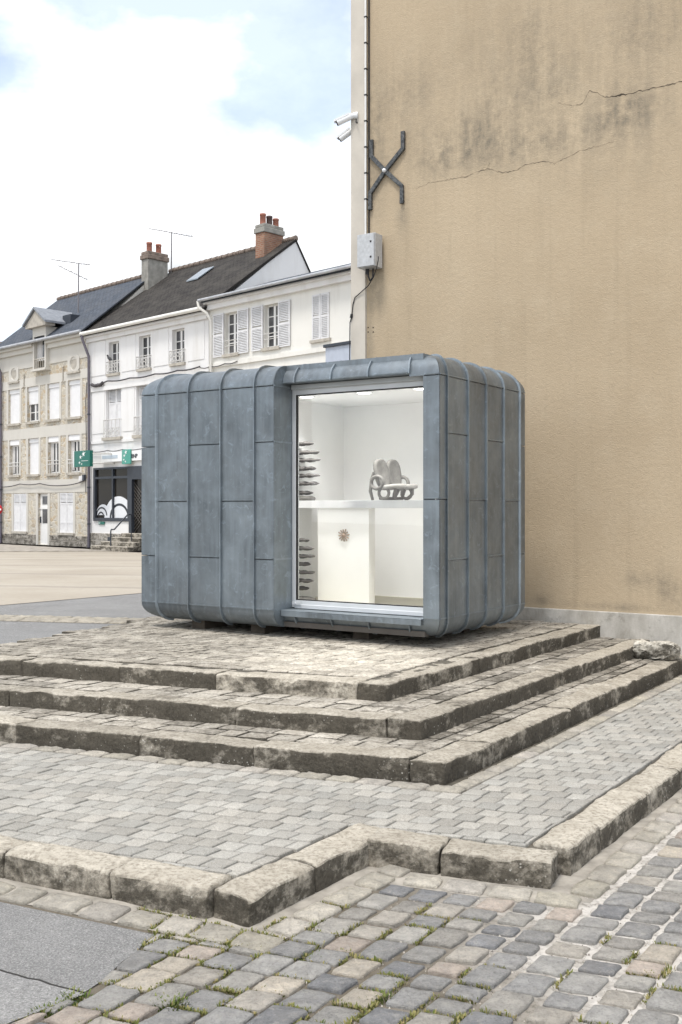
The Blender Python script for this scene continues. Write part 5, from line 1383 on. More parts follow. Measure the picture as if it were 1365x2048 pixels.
# aerial on the slate roof
def hw_(px, py, d): x, z = HF.xz(px, py, d); return HF.w(x, d, z)
AL = plain('aerial_metal', (0.20, 0.19, 0.20), 0.5, 0.4); 
def aerial(label, mast, booms):
    base = hw_(*mast[0]); t = thing('tv_aerial', label, 'aerial', base, 0.0, 'roof aerials')
    g = G(); g.tube([(0, 0, 0), tuple(hw_(*mast[1]) - base)], .032, 6); obj('mast', g, AL, t)
    for (pa_, pb_, n, ln) in booms:
        a, b = hw_(*pa_) - base, hw_(*pb_) - base; g = G(); g.tube([a, b], .018, 6); d_ = (b - a).normalized(); s_ = Vector((0.75, -0.6, 0.05))
        for k in range(n):
            p = a + (b - a) * (k + .5) / n; L = ln * (0.7 + 0.6 * k / n); g.tube([p - s_ * L, p + s_ * L], .009, 4)
        obj('boom', g, AL, t)
aerial('thin TV aerial with two booms standing on the slate roof', [(157, 628, 1.4), (158, 528, 1.4)], [((103, 519, 1.0), (181, 530, 1.8), 8, .12), ((117, 531, 1.0), (176, 560, 1.8), 6, .16)])

# ---------------- white house with the bank
h = House('white_house', 'white plastered house with dark tiled roof and a bank on its ground floor', 177, 418); W = h.W
eave = h.xz(290, 646)[1]
top = level([h.rect(0, ZA, *r) for r in ((708, 775, 918, 1128), (905, 980, 885, 1097), (1120, 1200, 835, 1055))])
mid = h.rect(0, ZBm, 905, 1035, 152, 572); dx = [(top[k][0] + top[k][1]) / 2 - (top[0][0] + top[0][1]) / 2 for k in range(3)]
mids = [(mid[0] + d, mid[1] + d, mid[2], mid[3]) for d in dx]
shop = h.rect(0, ZBm, 805, 1108, 830, 1290); sdoor = h.rect(0, ZBm, 1108, 1212, 830, 1392)
shop = (shop[0], sdoor[1], shop[2], shop[3]); shopw = (shop[0], sdoor[0], shop[2], shop[3]); sdoor = (sdoor[0], sdoor[0] + 1.35, sdoor[2], shop[3])
shop2 = (sdoor[1], W - .5, shop[2], shop[3])
g = G(); wall_holes(g, 0, W, -.4, eave - .05, top + mids + [(shopw[0], sdoor[0], shop[2], shop[3]), (sdoor[0], sdoor[1], sdoor[2], shop[3]), shop2], dep=.26); obj('wall', g, PL_W, h.o)
h.b('body', PL_W, .01, W - .01, .28, 7.4, -.4, eave - .1)
for r in top: casement(h, r, rows=3, dep=.22); railing(h, r[0] - .05, r[1] + .05, r[2] + .02, .48)
for r in mids:
    xm = (r[0] + r[1]) / 2; louvre(h, r[0] + .02, xm - .005, r[2], r[3] - .02, .14, frac=.3); louvre(h, xm + .005, r[1] - .02, r[2], r[3] - .02, .14, frac=.3)
    h.b('sill', SILL, r[0] - .12, r[1] + .12, -.14, .04, r[2] - .13, r[2] - .003); railing(h, r[0] - .02, r[1] + .02, r[2] + .02, .72); h.b('lintel', SILL, r[0] - .06, r[1] + .06, -.04, .02, r[3] + .003, r[3] + .09)
# raised panels and string courses
edges_ = [0.25] + [v for r in top for v in (r[0] - .22, r[1] + .22)] + [W - .25]
for a, b in zip(edges_[0::2], edges_[1::2]):
    if b - a > .3: h.b('raised_panel', PL_W, a, b, -.022, .01, top[0][2] + .0, top[0][3] + .12)
    if b - a > .3: h.b('raised_panel', PL_W, a + .08, b - .08, -.022, .01, mids[0][2] + .2, mids[0][3] - .1)
zc = h.xz(290, 765)[1]; h.b('string_course', PL_W, 0, W, -.06, .01, zc - .1, zc + .08); zc2 = shop[3] + 1.05; h.b('string_course', PL_W, 0, W, -.04, .01, zc2, zc2 + .12)
h.b('cornice', PL_W, 0, W, -.12, .01, eave - .36, eave - .18); h.b('cornice', PL_W, 0, W, -.26, .01, eave - .18, eave - .04)
RD = 4.5; rz = h.xz(560, 486, RD)[1]
W2 = W + .1
rf = roof_quad(h, [(-.12, -.34, eave), (W2, -.34, eave), (W2, RD, rz), (-.12, RD, rz)], TILE, th=.12, ridge=((-.12, RD, rz + .02), (W2, RD, rz + .02)))
roof_quad(h, [(W2, RD + 3, rz - 4.4), (-.12, RD + 3, rz - 4.4), (-.12, RD, rz), (W2, RD, rz)], TILE, th=.12)
g = G(); g.prism([(W - .3, 0.1, eave - .3), (W - .3, RD + 2.9, rz - 4.5), (W - .3, RD, rz - .04), (W - .3, .05, eave - .05)], (.36, 0, 0)); obj('gable', g, PL_W, h.o)
g = G(); g.prism([(.02, 0.1, eave - .3), (.02, RD + 2.9, rz - 4.5), (.02, RD, rz - .14)], (.3, 0, 0)); obj('gable', g, PL_W, h.o)
g = G(); g.tube([(0, -.38, eave - .01), (W, -.38, eave - .01)], .085, 8); obj('gutter', g, PL_C, rf)
g = G(); sx_, sz_ = h.xz(397, 556, 2.9); zr = eave + (2.9 + .34) / (RD + .34) * (rz - eave); g.prism([(sx_ - .45, 2.6, eave + (2.6 + .34) / (RD + .34) * (rz - eave) + .05), (sx_ + .35, 2.6, eave + (2.6 + .34) / (RD + .34) * (rz - eave) + .05), (sx_ + .35, 3.5, eave + (3.5 + .34) / (RD + .34) * (rz - eave) + .05), (sx_ - .45, 3.5, eave + (3.5 + .34) / (RD + .34) * (rz - eave) + .05)], (0, 0, .05)); obj('skylight', g, plain('skylight_glass', (0.22, 0.25, 0.28), 0.25, 0.2), rf)
CONC = plain('grey_cement_stack', (0.27, 0.26, 0.235), 0.95, var=0.25, nscale=4, bump=.5, bscale=20)
cx_, cz1_ = h.xz(313, 503, 3.0); cz0_ = eave + 2
chimney(h, 0.05, 3.5, cz0_ - 1, rz + .62, .52, 1.1, CONC, [(0, -.3, .45, POT), (.0, .22, .45, POT)], RIDGE)
m = M('brick_stack', 0.9, 0, 0.2); br = m.n('ShaderNodeTexBrick'); mpv = m.co('Object', rot=(math.pi / 2, 0, 0)); xs_ = m.sep(m.co('Object')); cmb = m.n('ShaderNodeCombineXYZ'); m.set(cmb.inputs[0], m.math('ADD', xs_[0], xs_[1])); m.set(cmb.inputs[1], xs_[2]); m.set(br.inputs['Vector'], cmb.outputs[0])
br.inputs['Scale'].default_value = 1; br.inputs['Brick Width'].default_value = .22; br.inputs['Row Height'].default_value = .08; br.inputs['Mortar Size'].default_value = .012
for nm, c in (('Color1', (0.27, 0.12, 0.075, 1)), ('Color2', (0.36, 0.19, 0.12, 1)), ('Mortar', (0.30, 0.25, 0.20, 1))): br.inputs[nm].default_value = c
m.color(m.mix(m.ramp(m.noise(2.5, None, 5), [(.45, 0), (.7, .6)]), br.outputs[0], (0.17, 0.11, 0.085))); m.bump(br.outputs['Fac'], -.5, .02); BRICK = m.m
chimney(h, W - .95, 3.95, rz - 2, rz + .55, .55, 1.05, BRICK, [(0, -.36, .45, POT), (0, 0, .42, POT_D), (.0, .36, .38, POT)], CONC)
# shop front
SHOPG = M('shop_glass', 0.03, 0, 0.22); SHOPG.color((0.018, 0.016, 0.014)); SHOPG = SHOPG.m
y0, y1 = -.05, .2
g = G(); x0, x1, z0, z1 = shopw
xm = x0 + (x1 - x0) * .55; zt = z1 - (z1 - z0) * .19; f = .1
for a in ((x0, x0 + f * 1.6, z0, z1), (x1 - f, x1, z0, z1), (x0 + f * 1.6, x1 - f, z1 - f * .8, z1), (x0 + f * 1.6, x1 - f, z0, z0 + f * 1.4), (xm - .04, xm + .04, z0 + f * 1.4, z1 - f * .8), (x0 + f * 1.6, xm - .04, zt - .05, zt + .05), (xm + .04, x1 - f, zt - .05, zt + .05)): g.box(a[0], a[1], y0, .12, a[2], a[3])
sf = obj('shop_window', g, DARK, h.o)
for a, b in ((x0 + f * 1.6, xm - .04), (xm + .04, x1 - f)):
    h.b('pane', SHOPG, a, b, .04, .06, z0 + f * 1.4, zt - .05, sf); h.b('pane', SHOPG, a, b, .04, .06, zt + .05, z1 - f * .8, sf)
# white wave print on the glass
DEC = plain('white_film', (0.70, 0.72, 0.75), 0.5, var=.02); DK2 = plain('dark_film', (0.03, 0.035, 0.045), 0.5)
def disc_cut(cx, r_, zb, y, m_, nm, rin=0.0, xa=-9, xb=9):
    """part of a disc or ring above zb and between xa and xb"""
    g = G(); n = 28; vs = []; fs = []
    for k in range(n + 1):
        a = math.pi * k / n; p = (cx + r_ * math.cos(a), zb + r_ * math.sin(a) * .85); q = (cx + rin * math.cos(a), zb + rin * math.sin(a) * .85)
        vs += [(min(max(p[0], xa), xb), y, p[1]), (min(max(q[0], xa), xb), y, q[1])]
    for k in range(n): fs.append((2 * k, 2 * k + 1, 2 * k + 3, 2 * k + 2))
    g.add(vs, fs); return obj(nm, g, m_, sf)
zb = z0 + f * 1.4 + .002; w_ = x1 - x0; xa_, xb_ = x0 + f * 1.6, x1 - f
disc_cut(x0 + w_ * .24, w_ * .2, zb + .12, .036, DEC, 'wave_print', 0, xa_, xb_); disc_cut(x0 + w_ * .68, w_ * .40, zb, .034, DEC, 'wave_print', 0, xa_, xb_)
disc_cut(x0 + w_ * .70, w_ * .27, zb, .031, DK2, 'wave_print', w_ * .225, xa_, xb_); disc_cut(x0 + w_ * .2, w_ * .16, zb + .1, .033, DK2, 'wave_print', w_ * .13, xa_, xb_); disc_cut(x0 + w_ * .18, w_ * .09, zb + .06, .032, DK2, 'wave_print', w_ * .06, xa_, xb_)
x0, x1, z0, z1 = sdoor
g = G(); g.box(x0, x0 + .22, y0, .14, z0, z1); g.box(x1 - .15, x1, y0, .14, z0, z1); g.box(x0 + .22, x1 - .15, y0, .14, z1 - .55, z1); sdr = obj('entrance', g, DARK, h.o)
h.b('door', SHOPG, x0 + .22, x1 - .15, .1, .13, z0, z1 - .55, sdr)
g = G(); n = 9
for k in range(-n, n):
    for sgn in (1, -1):
        xa, xb = x0 + .22, x1 - .15; zz = z0 + (k + n) * .33 * .5
        if zz + .8 < z1 - .55: g.tube([(xa, .07, zz if sgn > 0 else zz + .8), (xb, .07, zz + .8 if sgn > 0 else zz)], .011, 4)
obj('grille', g, plain('grille_iron', (0.13, 0.12, 0.11), .6, .3), sdr)
x0, x1, z0, z1 = shop2; g = G(); g.box(x0, x0 + .1, y0, .12, z0, z1); g.box(x1 - .1, x1, y0, .12, z0, z1); g.box(x0 + .1, x1 - .1, y0, .12, z1 - .1, z1); g.box(x0 + .1, x1 - .1, y0, .12, z0, z0 + .14); s2 = obj('shop_window', g, DARK, h.o); h.b('pane', SHOPG, x0 + .1, x1 - .1, .04, .06, z0 + .14, z1 - .1, s2)
# entrance steps and plinth blocks
nst = 4; zd = sdoor[2]
for k in range(nst):
    o = h.b('entrance_step', STONE, sdoor[0] - .12 - (nst - 1 - k) * .30, sdoor[1] + .3, -.35 - (nst - 1 - k) * .3, .1 if k == nst - 1 else -.02, -.1, zd * (k + 1) / nst, bevel=.02); o.location.z = 0; o.color = (.46, .435, .39, .12)
for rw in range(2):
    x = 0 - (.35 if rw else 0); hh = min(zd, shop[2] - .02) * .95
    while x < sdoor[0] - .15:
        l = U_(.6, .8); a, b = max(0, x), min(sdoor[0] - .15, x + l)
        if b - a > .1: o = h.b('stone_block', STONE, a + .008, b - .008, -.05, .015, rw * hh / 2 + .006 - (.3 if rw == 0 else 0), (rw + 1) * hh / 2 - .006, bevel=.012); q = U_(.9, 1.1); o.color = (.52 * q, .50 * q, .47 * q, .0)
        x += l
vr = h.rect(0, ZBm, 932, 972, 1425, 1490); h.b('cellar_vent', DARK, vr[0], vr[1], -.075, -.052, vr[2], vr[3])
# signs
GREEN = plain('green_sign_face', (0.012, 0.135, 0.105), 0.4, var=.04); GREEN_L = plain('pale_green_sign_face', (0.08, 0.32, 0.26), 0.4, var=.04); SGW = plain('sign_white', (0.80, 0.81, 0.81), 0.4, var=.02)
def star_set(par, cx, cz, s, y, m_, items):
    for (u, v, r_, a0) in items:
        g = G(); vs = []
        for k in range(10):
            a = a0 + math.pi * 2 * k / 10; q = r_ * s * (1 if k % 2 == 0 else .36) * (1.35 if k == 0 else 1); vs.append((cx + u * s + q * math.cos(a), y, cz + v * s + q * math.sin(a)))
        vs.append((cx + u * s, y, cz + v * s)); g.add(vs, [(k, (k + 1) % 10, 10) for k in range(10)]); obj('star', g, m_, par)
STARS = [(.22, .28, .2, .5), (-.12, .1, .15, .35), (-.24, -.24, .11, .2), (.02, -.33, .08, .4)]
sx_, sz_ = HF.xz(166, 917, -.75); xs0 = HF.xz(149, 917, -.95)[0]; xs1 = HF.xz(180, 917, -.95)[0]
zt_, zb_ = HF.xz(164, 901.5, -.95)[1], HF.xz(164, 933.5, -.95)[1]; wS, hS = xs1 - xs0, zt_ - zb_
sg = thing('bank_sign', 'dark green projecting sign with white stars beside the stone house', 'sign', HF.w((xs0 + xs1) / 2, -.95, (zt_ + zb_) / 2), HF.th, 'green bank signs')
def curved_sign(par, w, hgt, bul, mface, dep=.1):
    g = G(); n = 10; f_ = [(-w / 2 + w * k / n, -bul * (1 - (2 * k / n - 1) ** 2)) for k in range(n + 1)]
    poly = [(x, y, -hgt / 2) for x, y in f_] + [(w / 2, dep, -hgt / 2), (-w / 2, dep, -hgt / 2)]; g.prism(poly[::-1], (0, 0, hgt)); return obj('panel', g, mface, par, .008)
curved_sign(sg, wS, hS, .02, GREEN, .16); star_set(sg, 0, .0, hS, -.022, SGW, STARS)
g = G(); g.box(-wS * .02, wS * .42, -.0225, -.0215, -hS * .15, -hS * .128); obj('lettering', g, SGW, sg)
g = G(); g.box(-wS / 2 - .05, -wS / 2 - .002, -.03, .18, -hS / 2 - .01, hS / 2 + .01); obj('edge_trim', g, SGW, sg, .01)
g = G(); g.tube([(wS / 2 - .1, .08, hS * .3), (wS / 2 + .35, .5, hS * .3)], .03, 6); g.tube([(wS / 2 - .1, .08, -hS * .3), (wS / 2 + .35, .5, -hS * .3)], .03, 6); g.tube([(wS / 2 + .33, .5, hS * .3), (wS / 2 + .45, .93, hS * .3)], .03, 6); g.tube([(wS / 2 + .33, .5, -hS * .3), (wS / 2 + .45, .93, -hS * .3)], .03, 6); obj('bracket', g, RAIL, sg)
# fascia sign
fa = h.rect(0, ZBm, 888, 1040, 705, 785); x0 = fa[0] + h.xl; z0, z1 = fa[2] + SWZ, fa[3] + SWZ; x1 = W + h.xl - .5
fs_ = thing('fascia_sign', 'long white shop sign with dark lettering above the bank window', 'sign', HF.w(x0, 0, z0), HF.th)
bxo('panel', SGW, fs_, 0, x1 - x0, -.14, -.045, 0, z1 - z0, .01); bxo('screen', plain('pale_blue_panel', (0.46, 0.53, 0.60), .4, var=.06), fs_, .1, HF.at(244)[0] - x0 - .1, -.148, -.141, .14, z1 - z0 - .12)
def text_mesh(body, size):
    cu = bpy.data.curves.new('t', 'FONT'); cu.body = body; cu.size = size; cu.extrude = .006; cu.offset = .003
    to = bpy.data.objects.new('t', cu); COL.objects.link(to); bpy.context.view_layer.update()
    me = bpy.data.meshes.new_from_object(to.evaluated_get(bpy.context.evaluated_depsgraph_get())); bpy.data.objects.remove(to); return me
me = text_mesh('BNP', .24); me.materials.clear(); me.materials.append(DARK); tx = HF.at(269)[0] - x0
o = link('lettering', me, fs_, (tx, -.15, (z1 - z0) * .28)); o.rotation_euler = (math.pi / 2, 0, 0)
gx0, gx1 = HF.at(244, -.2)[0], HF.at(261.5, -.2)[0]; zz0, zz1 = HF.xz(253, 928, -.2)[1], HF.xz(253, 899, -.2)[1]
s3 = thing('logo_sign', 'pale green curved sign with white stars on the shop fascia', 'sign', HF.w((gx0 + gx1) / 2, -.2, (zz0 + zz1) / 2), HF.th, 'green bank signs')
curved_sign(s3, gx1 - gx0, zz1 - zz0, .06, GREEN_L, .055); star_set(s3, 0, 0, zz1 - zz0, -.068, SGW, [(.12, .3, .17, .5), (-.06, .08, .13, .35), (-.12, -.2, .1, .2), (.08, -.34, .1, .4)])
p_ = h.rect(0, ZBm, 850, 900, 1293, 1318); s4 = thing('small_plate', 'small green plate fixed below the bank window', 'sign', HF.w(p_[0] + h.xl, 0, p_[2] + SWZ), HF.th)
bxo('plate', GREEN, s4, 0, p_[1] - p_[0], -.05, -.03, 0, p_[3] - p_[2]); bxo('label', SGW, s4, -.0, .14, -.052, -.0505, .05, p_[3] - p_[2] - .05)
bxo('arrow_plate', DARK, s4, -.32, -.02, -.05, -.03, .06, p_[3] - p_[2] - .06)
# handrail by the steps
def hp(px, py, d): x, z = HF.xz(px, py, d); return HF.w(x, d, z)
g = G(); g.tube([hp(223, 1059, -1.4), hp(229, 1059, -1.35), hp(256, 1029, -.9), hp(266, 1029, -.6)], .03, 6); g.tube([hp(223, 1059, -1.4), hp(222, 1063, -1.4), hp(222, 1092, -1.4)], .028, 6); g.tube([hp(263, 1029, -.7), hp(263, 1082, -.7)], .02, 6)
tag(obj('handrail', g, DARK), 'dark bent handrail beside the entrance steps of the bank', 'handrail')
aerial('thin TV aerial strapped to the grey cement chimney', [(343, 548, 4.4), (344, 466, 4.4)], [((298, 457, 3.8), (386, 473, 4.9), 9, .13)])
# pigeon on the balcony rail
r = top[0]; bp = HF.w(r[0] + h.xl + .22, -.10, r[2] + .02 + .48 + .018 + SWZ)
PIG = plain('pigeon_feathers', (0.045, 0.045, 0.05), .6, var=.3)
pg = thing('pigeon', 'dark pigeon perched on the balcony rail of the white house', 'bird', bp, HF.th)
g = G(); pts = [(-.17, 0, .25), (-.13, 0, .215), (-.07, 0, .16), (.02, 0, .11), (.12, 0, .07), (.22, 0, .03)]; g.tube(pts, .05, 10, [.016, .035, .06, .068, .045, .012]); obj('body', g, PIG, pg)
g = G(); g.lathe([(0, .045), (.032, .03), (.042, 0), (.03, -.03), (0, -.04)], 10, (-.15, 0, .26)); obj('head', g, PIG, pg)
g = G(); g.tube([(-.185, 0, .255), (-.22, 0, .245)], .01, 5, [.012, .003]); obj('beak', g, SILL, pg)
g = G(); g.tube([(0, .02, .09), (0, .02, 0)], .009, 5); g.tube([(0, -.02, .09), (0, -.02, 0)], .009, 5); obj('leg', g, POT, pg)

# ---------------- cream house
h = House('cream_house', 'cream plastered house with louvred shutters and a low roof', 419, 702, xr=HF.at(702)[0] + 7.0); W = h.W
eave = h.xz(560, 573)[1]
ops = level([h.rect(0, ZC, *r) for r in ((240, 330, 765, 1040), (508, 608, 715, 1005), (840, 955, 635, 960))])
g = G(); wall_holes(g, 0, W, -.4, eave - .05, ops[:2], dep=.26); obj('wall', g, PL_C, h.o); h.b('body', PL_C, .01, W - .01, .28, 8, -.4, eave - .1)
for k, r in enumerate(ops):
    if k < 2:
        casement(h, r, rows=4, dep=.22); sw = .62
        louvre(h, r[0] - sw - .02, r[0] - .02, r[2] - .06, r[3] + .02, -.07); louvre(h, r[1] + .02, r[1] + sw + .02, r[2] - .06, r[3] + .02, -.07)
        g = G(); g.tube([(r[0], -.03, r[2] + .5), (r[1], -.03, r[2] + .5)], .016, 6); g.tube([(r[0], -.03, r[2] + .3), (r[1], -.03, r[2] + .3)], .012, 6); obj('window_bar', g, RAIL, h.o)
    else:
        xm = (r[0] + r[1]) / 2; louvre(h, r[0], xm - .01, r[2], r[3], -.05); louvre(h, xm + .01, r[1], r[2], r[3], -.05); h.b('sill', SILL, r[0] - .08, r[1] + .08, -.09, .02, r[2] - .1, r[2] - .004)
zc = h.xz(560, 712)[1]; h.b('string_course', PL_C, 0, W, -.07, .01, zc - .08, zc + .08)
h.b('cornice', PL_W, 0, W, -.16, .01, eave - .34, eave - .14); h.b('cornice', PL_W, 0, W, -.3, .01, eave - .14, eave - .02)
RZ = eave + 3.4 * .40
rf = roof_quad(h, [(0, -.4, eave), (W, -.4, eave), (W, 3.4, RZ), (0, 3.4, RZ)], SLATE, th=.1); roof_quad(h, [(W, 8, eave - .4), (0, 8, eave - .4), (0, 3.4, RZ), (W, 3.4, RZ)], SLATE, th=.1)
g = G(); g.tube([(-.1, -.45, eave + .0), (W, -.45, eave + .03)], .06, 8); obj('gutter', g, ZGUT, rf)
g = G(); x = .22; g.tube([(x - .35, -.45, eave - .02), (x - .3, -.45, eave - .25), (x, -.3, eave - .5), (x + .02, -.12, eave - .75), (x + .02, -.12, 0)], .055, 8); obj('downpipe', g, PL_C, h.o)
# dark downpipes at the ends of the stone house
for px_, lab in ((178, 'dark downpipe between the stone house and the white house'), (2, 'dark downpipe at the far end of the stone house')):
    x, _ = HF.at(px_, -.12); e = STONE_H.xz(85, 683)[1] + SWZ; t = thing('downpipe', lab, 'downpipe', HF.w(x, -.12, SWZ), HF.th, 'downpipes of the stone house')
    g = G(); g.tube([(-.12, -.28, e - .1), (-.1, -.26, e - .35), (0, 0, e - 1.1), (0, 0, 3.0)], .06, 8); g.tube([(0, 0, 3.0), (0, 0, 0)], .065, 8); obj('pipe', g, plain('plum_paint', (0.12, 0.11, 0.135), .5), t)
    for k in range(4): g = G(); g.tube([(0, 0, 1 + k * 1.6), (0, 0, 1.06 + k * 1.6)], .08, 8); obj('collar', g, DARK, t)
# cables slung along the facades
CAB = plain('facade_cable', (0.07, 0.065, 0.07), .8)
def cable(pts, label, r_=.022, d=-.1):
    P_ = [hp(px, py, d) for px, py in pts]; Q = []
    for a, b in zip(P_[:-1], P_[1:]):
        for k in range(5): Q.append(a.lerp(b, k / 5) + Vector((0, 0, -.05 * math.sin(math.pi * k / 5))))
    Q.append(P_[-1]); g = G(); g.tube(Q, r_, 5); return tag(obj('facade_cable', g, CAB), label, 'cable', 'cables along the facades')
cable([(181, 770), (215, 762), (260, 756), (310, 748), (355, 741), (400, 733)], 'dark cable slung along the white house below its upper windows', .03)
g_ = cable([(184, 769), (196, 770), (206, 765)], 'thick bundle of dark cable coiled beside the downpipe', .075)
cable([(0, 974), (40, 968), (80, 967), (125, 971), (168, 962)], 'sagging cable along the stone house above its door', .022)
cable([(176, 903), (215, 901), (245, 899), (290, 896)], 'thin cable above the bank sign on the white house', .018)
cable([(400, 735), (420, 733), (450, 727), (475, 722)], 'pale cable crossing onto the cream house', .018)
cable([(174, 765), (172, 800), (173, 880), (172, 985)], 'rusty cable running down the stone house beside the downpipe', .02)
b_ = STONE_H.rect(0, ZBm, 692, 722, 905, 945); jb = thing('junction_box', 'small pale junction box on the stone house wall', 'box', HF.w(b_[0] + STONE_H.xl, 0, b_[2] + SWZ), HF.th)
bxo('body', SHUT2, jb, 0, b_[1] - b_[0], -.12, -.03, 0, b_[3] - b_[2], .01); bxo('meter', DARK, jb, b_[1] - b_[0] + .03, b_[1] - b_[0] + .2, -.14, -.03, 0, .26, .01)

# grey-blue panelled box beside the cream house
x0, D0 = HF.at(649, -1.2); z1 = CAMZ + (HY - 690) * D0 / F
ex = thing('panelled_annex', 'grey-blue panelled annex with dark coping in front of the cream house', 'annex', HF.w(x0, -1.2, SWZ), HF.th)
GB = plain('grey_blue_panel', (0.42, 0.46, 0.54), .5, .1, var=.06); zt = z1 - SWZ
bxo('wall', GB, ex, .06, 6, 0, 1.2, -.3, zt - .1); bxo('coping', DARK, ex, 0, 6.1, -.06, 1.25, zt - .1, zt, .01); bxo('vent', plain('vent_grey', (.2, .22, .26), .5), ex, 1.0, 1.6, -.03, .0, zt - 1.0, zt - .75)
# neighbour beyond the stone house
nb = thing('neighbour_house', 'tiled house just showing beyond the stone house', 'house', HF.w(STONE_H.xl - 8.1, 0, SWZ), HF.th)
e = STONE_H.xz(85, 683)[1]
bxo('wall', PL_B, nb, 0, 8.0, .1, 7, -.4, e - .1)
class _H: pass
hh = _H(); hh.o = nb
roof_quad(hh, [(0, -.3, e - .1), (8.05, -.3, e - .1), (8.05, 3.4, e + 1.4), (0, 3.4, e + 1.4)], TILE, ridge=((0, 3.4, e + 1.42), (8.0, 3.4, e + 1.42))); roof_quad(hh, [(8.05, 7, e - .1), (0, 7, e - .1), (0, 3.4, e + 1.4), (8.05, 3.4, e + 1.4)], TILE)
for k in range(3):
    for zz in (.9, 4.0): g = G(); g.box(1 + k * 2.5, 2 + k * 2.5, .05, .12, zz, zz + 1.7); w = obj('window', g, WFR, nb); bxo('pane', HGL, w, 1.1 + k * 2.5, 1.9 + k * 2.5, .04, .049, zz + .1, zz + 1.6)
# no-entry sign
sgp = Vector(((-5 - CX) / F * 44, 44.0, zpl(44))); ns = thing('no_entry_sign', 'round red no-entry sign with white bar on a post', 'sign', sgp, 0)
zc = CAMZ + (HY - 1019) * 44 / F - sgp.z
RED = plain('sign_red', (0.50, 0.02, 0.03), .4, var=.05)
g = G(); g.tube([(0, .05, 0), (0, .05, zc + .4)], .035, 8); obj('post', g, ZGUT, ns)
g = G(); g.lathe([(0, .02), (.225, .02), (.225, -.01), (0, -.01)], 24); g.v = [(v[0], -v[2], zc + v[1]) for v in g.v]; obj('disc', g, RED, ns)
bxo('bar', SGW, ns, -.17, .17, -.026, -.021, zc - .04, zc + .04)

# ------------------------------------------------------------------ weeds in the joints
def weeds(name, label, spots, hmin, hmax, cols, nb=9, spread=.03):
    g = G()
    for (x, y, z, s_) in spots:
        for k in range(nb):
            a = U_(0, 2 * math.pi); r_ = spread * s_ * math.sqrt(R()); bx, by = x + r_ * math.cos(a), y + r_ * math.sin(a); hgt = U_(hmin, hmax) * s_; ln = U_(.2, .9) * hgt; w = U_(.0012, .0028) * (1 + s_ * .4)
            dx, dy = math.cos(a), math.sin(a)
            g.add([(bx - dy * w, by + dx * w, z), (bx + dy * w, by - dx * w, z), (bx + dx * ln * .5 + dy * w * .8, by + dy * ln * .5 - dx * w * .8, z + hgt * .7), (bx + dx * ln * .5 - dy * w * .8, by + dy * ln * .5 + dx * w * .8, z + hgt * .7), (bx + dx * ln, by + dy * ln, z + hgt * .95)], [(0, 1, 2, 3), (3, 2, 4)])
    m = M('grass_' + name, 0.75, 0, 0.25); isl = m.n('ShaderNodeNewGeometry').outputs['Random Per Island']; m.color(m.ramp(isl, cols)); m.b.inputs['Subsurface Weight'].default_value = 0.0
    return tag(obj(name, g, m.m), label, 'weeds', kind='stuff')
sp = []
rgw = random.Random(3)
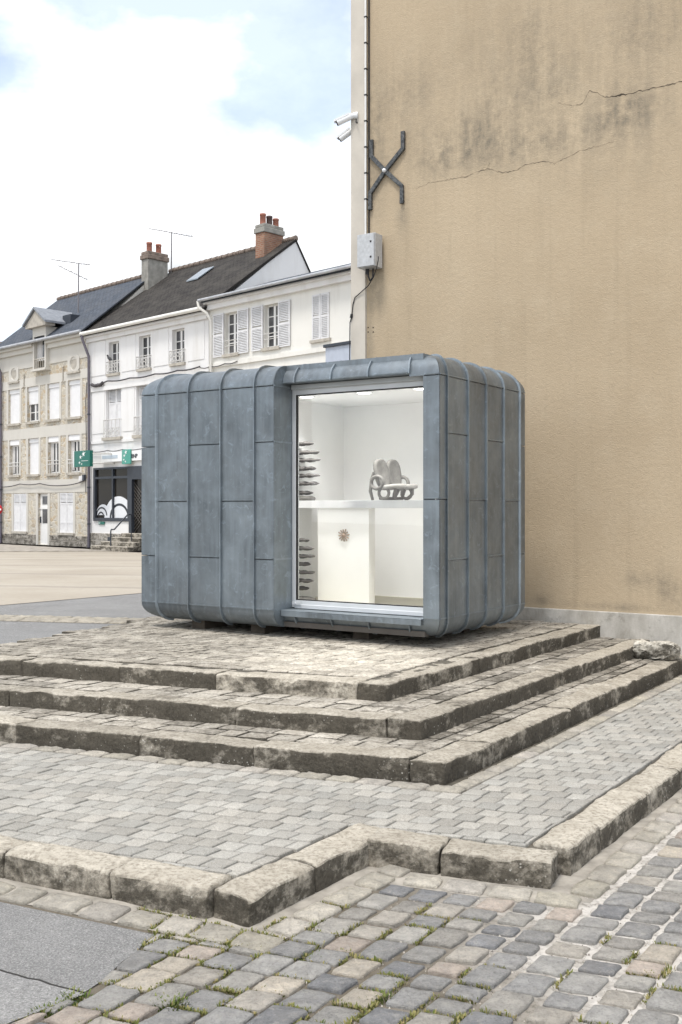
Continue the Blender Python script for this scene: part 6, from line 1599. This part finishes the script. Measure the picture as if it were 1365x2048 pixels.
for (q, z, h_, tint, par) in COBBLES:
    if len(q) != 4: continue
    c = Vector((sum(p[0] for p in q) / 4, sum(p[1] for p in q) / 4)); px, py = proj((c.x, c.y, 0))
    if not (-20 < px < 1380 and py < 2080): continue
    dens = max(0.0, min(1.0, (py - 1790) / 130)) * max(0.05, 1.15 - abs(px - 520) / 520)
    if px > 1150 and py > 1900: dens = max(dens, .18)
    for e in range(4):
        a, b = Vector(q[e]), Vector(q[(e + 1) % 4]); out = ((a + b) / 2 - c).normalized() * .012
        n = int((b - a).length / .012)
        cl = mnoise.noise(Vector((c.x * 2.3 + e * .4, c.y * 2.3, 1.7)))
        if rgw.random() < dens * (0.66 + .9 * cl):
            for k in range(n):
                if rgw.random() < .75: p = a.lerp(b, k / n) + out * rgw.uniform(.3, 1.2); sp.append((p.x, p.y, -.003, rgw.uniform(.5, 1.25)))
weeds('weeds', 'yellowish green grass and moss growing in the cobble joints', sp, .006, .017, [(0, (0.10, 0.125, 0.025)), (.35, (0.16, 0.175, 0.05)), (.65, (0.25, 0.225, 0.09)), (.85, (0.33, 0.27, 0.13)), (1, (0.07, 0.10, 0.02))], nb=10, spread=.015)
tufts = [(gp(150, 1996, 0), 1.3, 14), (gp(120, 2012, 0), 1.2, 12), (gp(95, 2026, 0), 1.2, 10), (gp(335, 2012, 0), 1.7, 14), (gp(350, 2008, 0), 1.4, 12), (gp(615, 1915, 0), 1.1, 8), (gp(760, 1997, 0), 1.3, 10)]
sp = [(t[0].x + U_(-.03, .03), t[0].y + U_(-.02, .02), -.005, t[1]) for t in tufts for _ in range(t[2])]
weeds('grass_tufts', 'bright green grass tufts at the edge of the asphalt', sp, .006, .018, [(0, (0.05, 0.085, 0.015)), (.5, (0.11, 0.15, 0.035)), (1, (0.21, 0.22, 0.08))], nb=7, spread=.03)
# grit lying in the joints
g = G(); rgw = random.Random(9)
for k in range(2600):
    px, py = rgw.uniform(-10, 1375), rgw.uniform(1690, 2060); p = gp(px, py, -.006)
    if on_pavement((p.x, p.y), .05) or on_asphalt((p.x, p.y), .02): continue
    s_ = rgw.uniform(.0015, .0055); a = rgw.uniform(0, 6.28)
    vs = [(p.x + s_ * math.cos(a + t) * rgw.uniform(.7, 1.2), p.y + s_ * math.sin(a + t) * rgw.uniform(.7, 1.2), p.z) for t in (0, 1.57, 3.14, 4.71)] + [(p.x, p.y, p.z + s_ * 1.3)]
    g.add(vs, [(0, 1, 4), (1, 2, 4), (2, 3, 4), (3, 0, 4)])
m = M('grit', .9, 0, .2); m.color(m.ramp(m.n('ShaderNodeNewGeometry').outputs['Random Per Island'], [(0, (.12, .11, .1)), (.5, (.35, .32, .28)), (1, (.62, .58, .52))]))
tag(obj('gravel', g, m.m), 'loose pale grit in the joints of the cobbles', 'grit', kind='stuff')
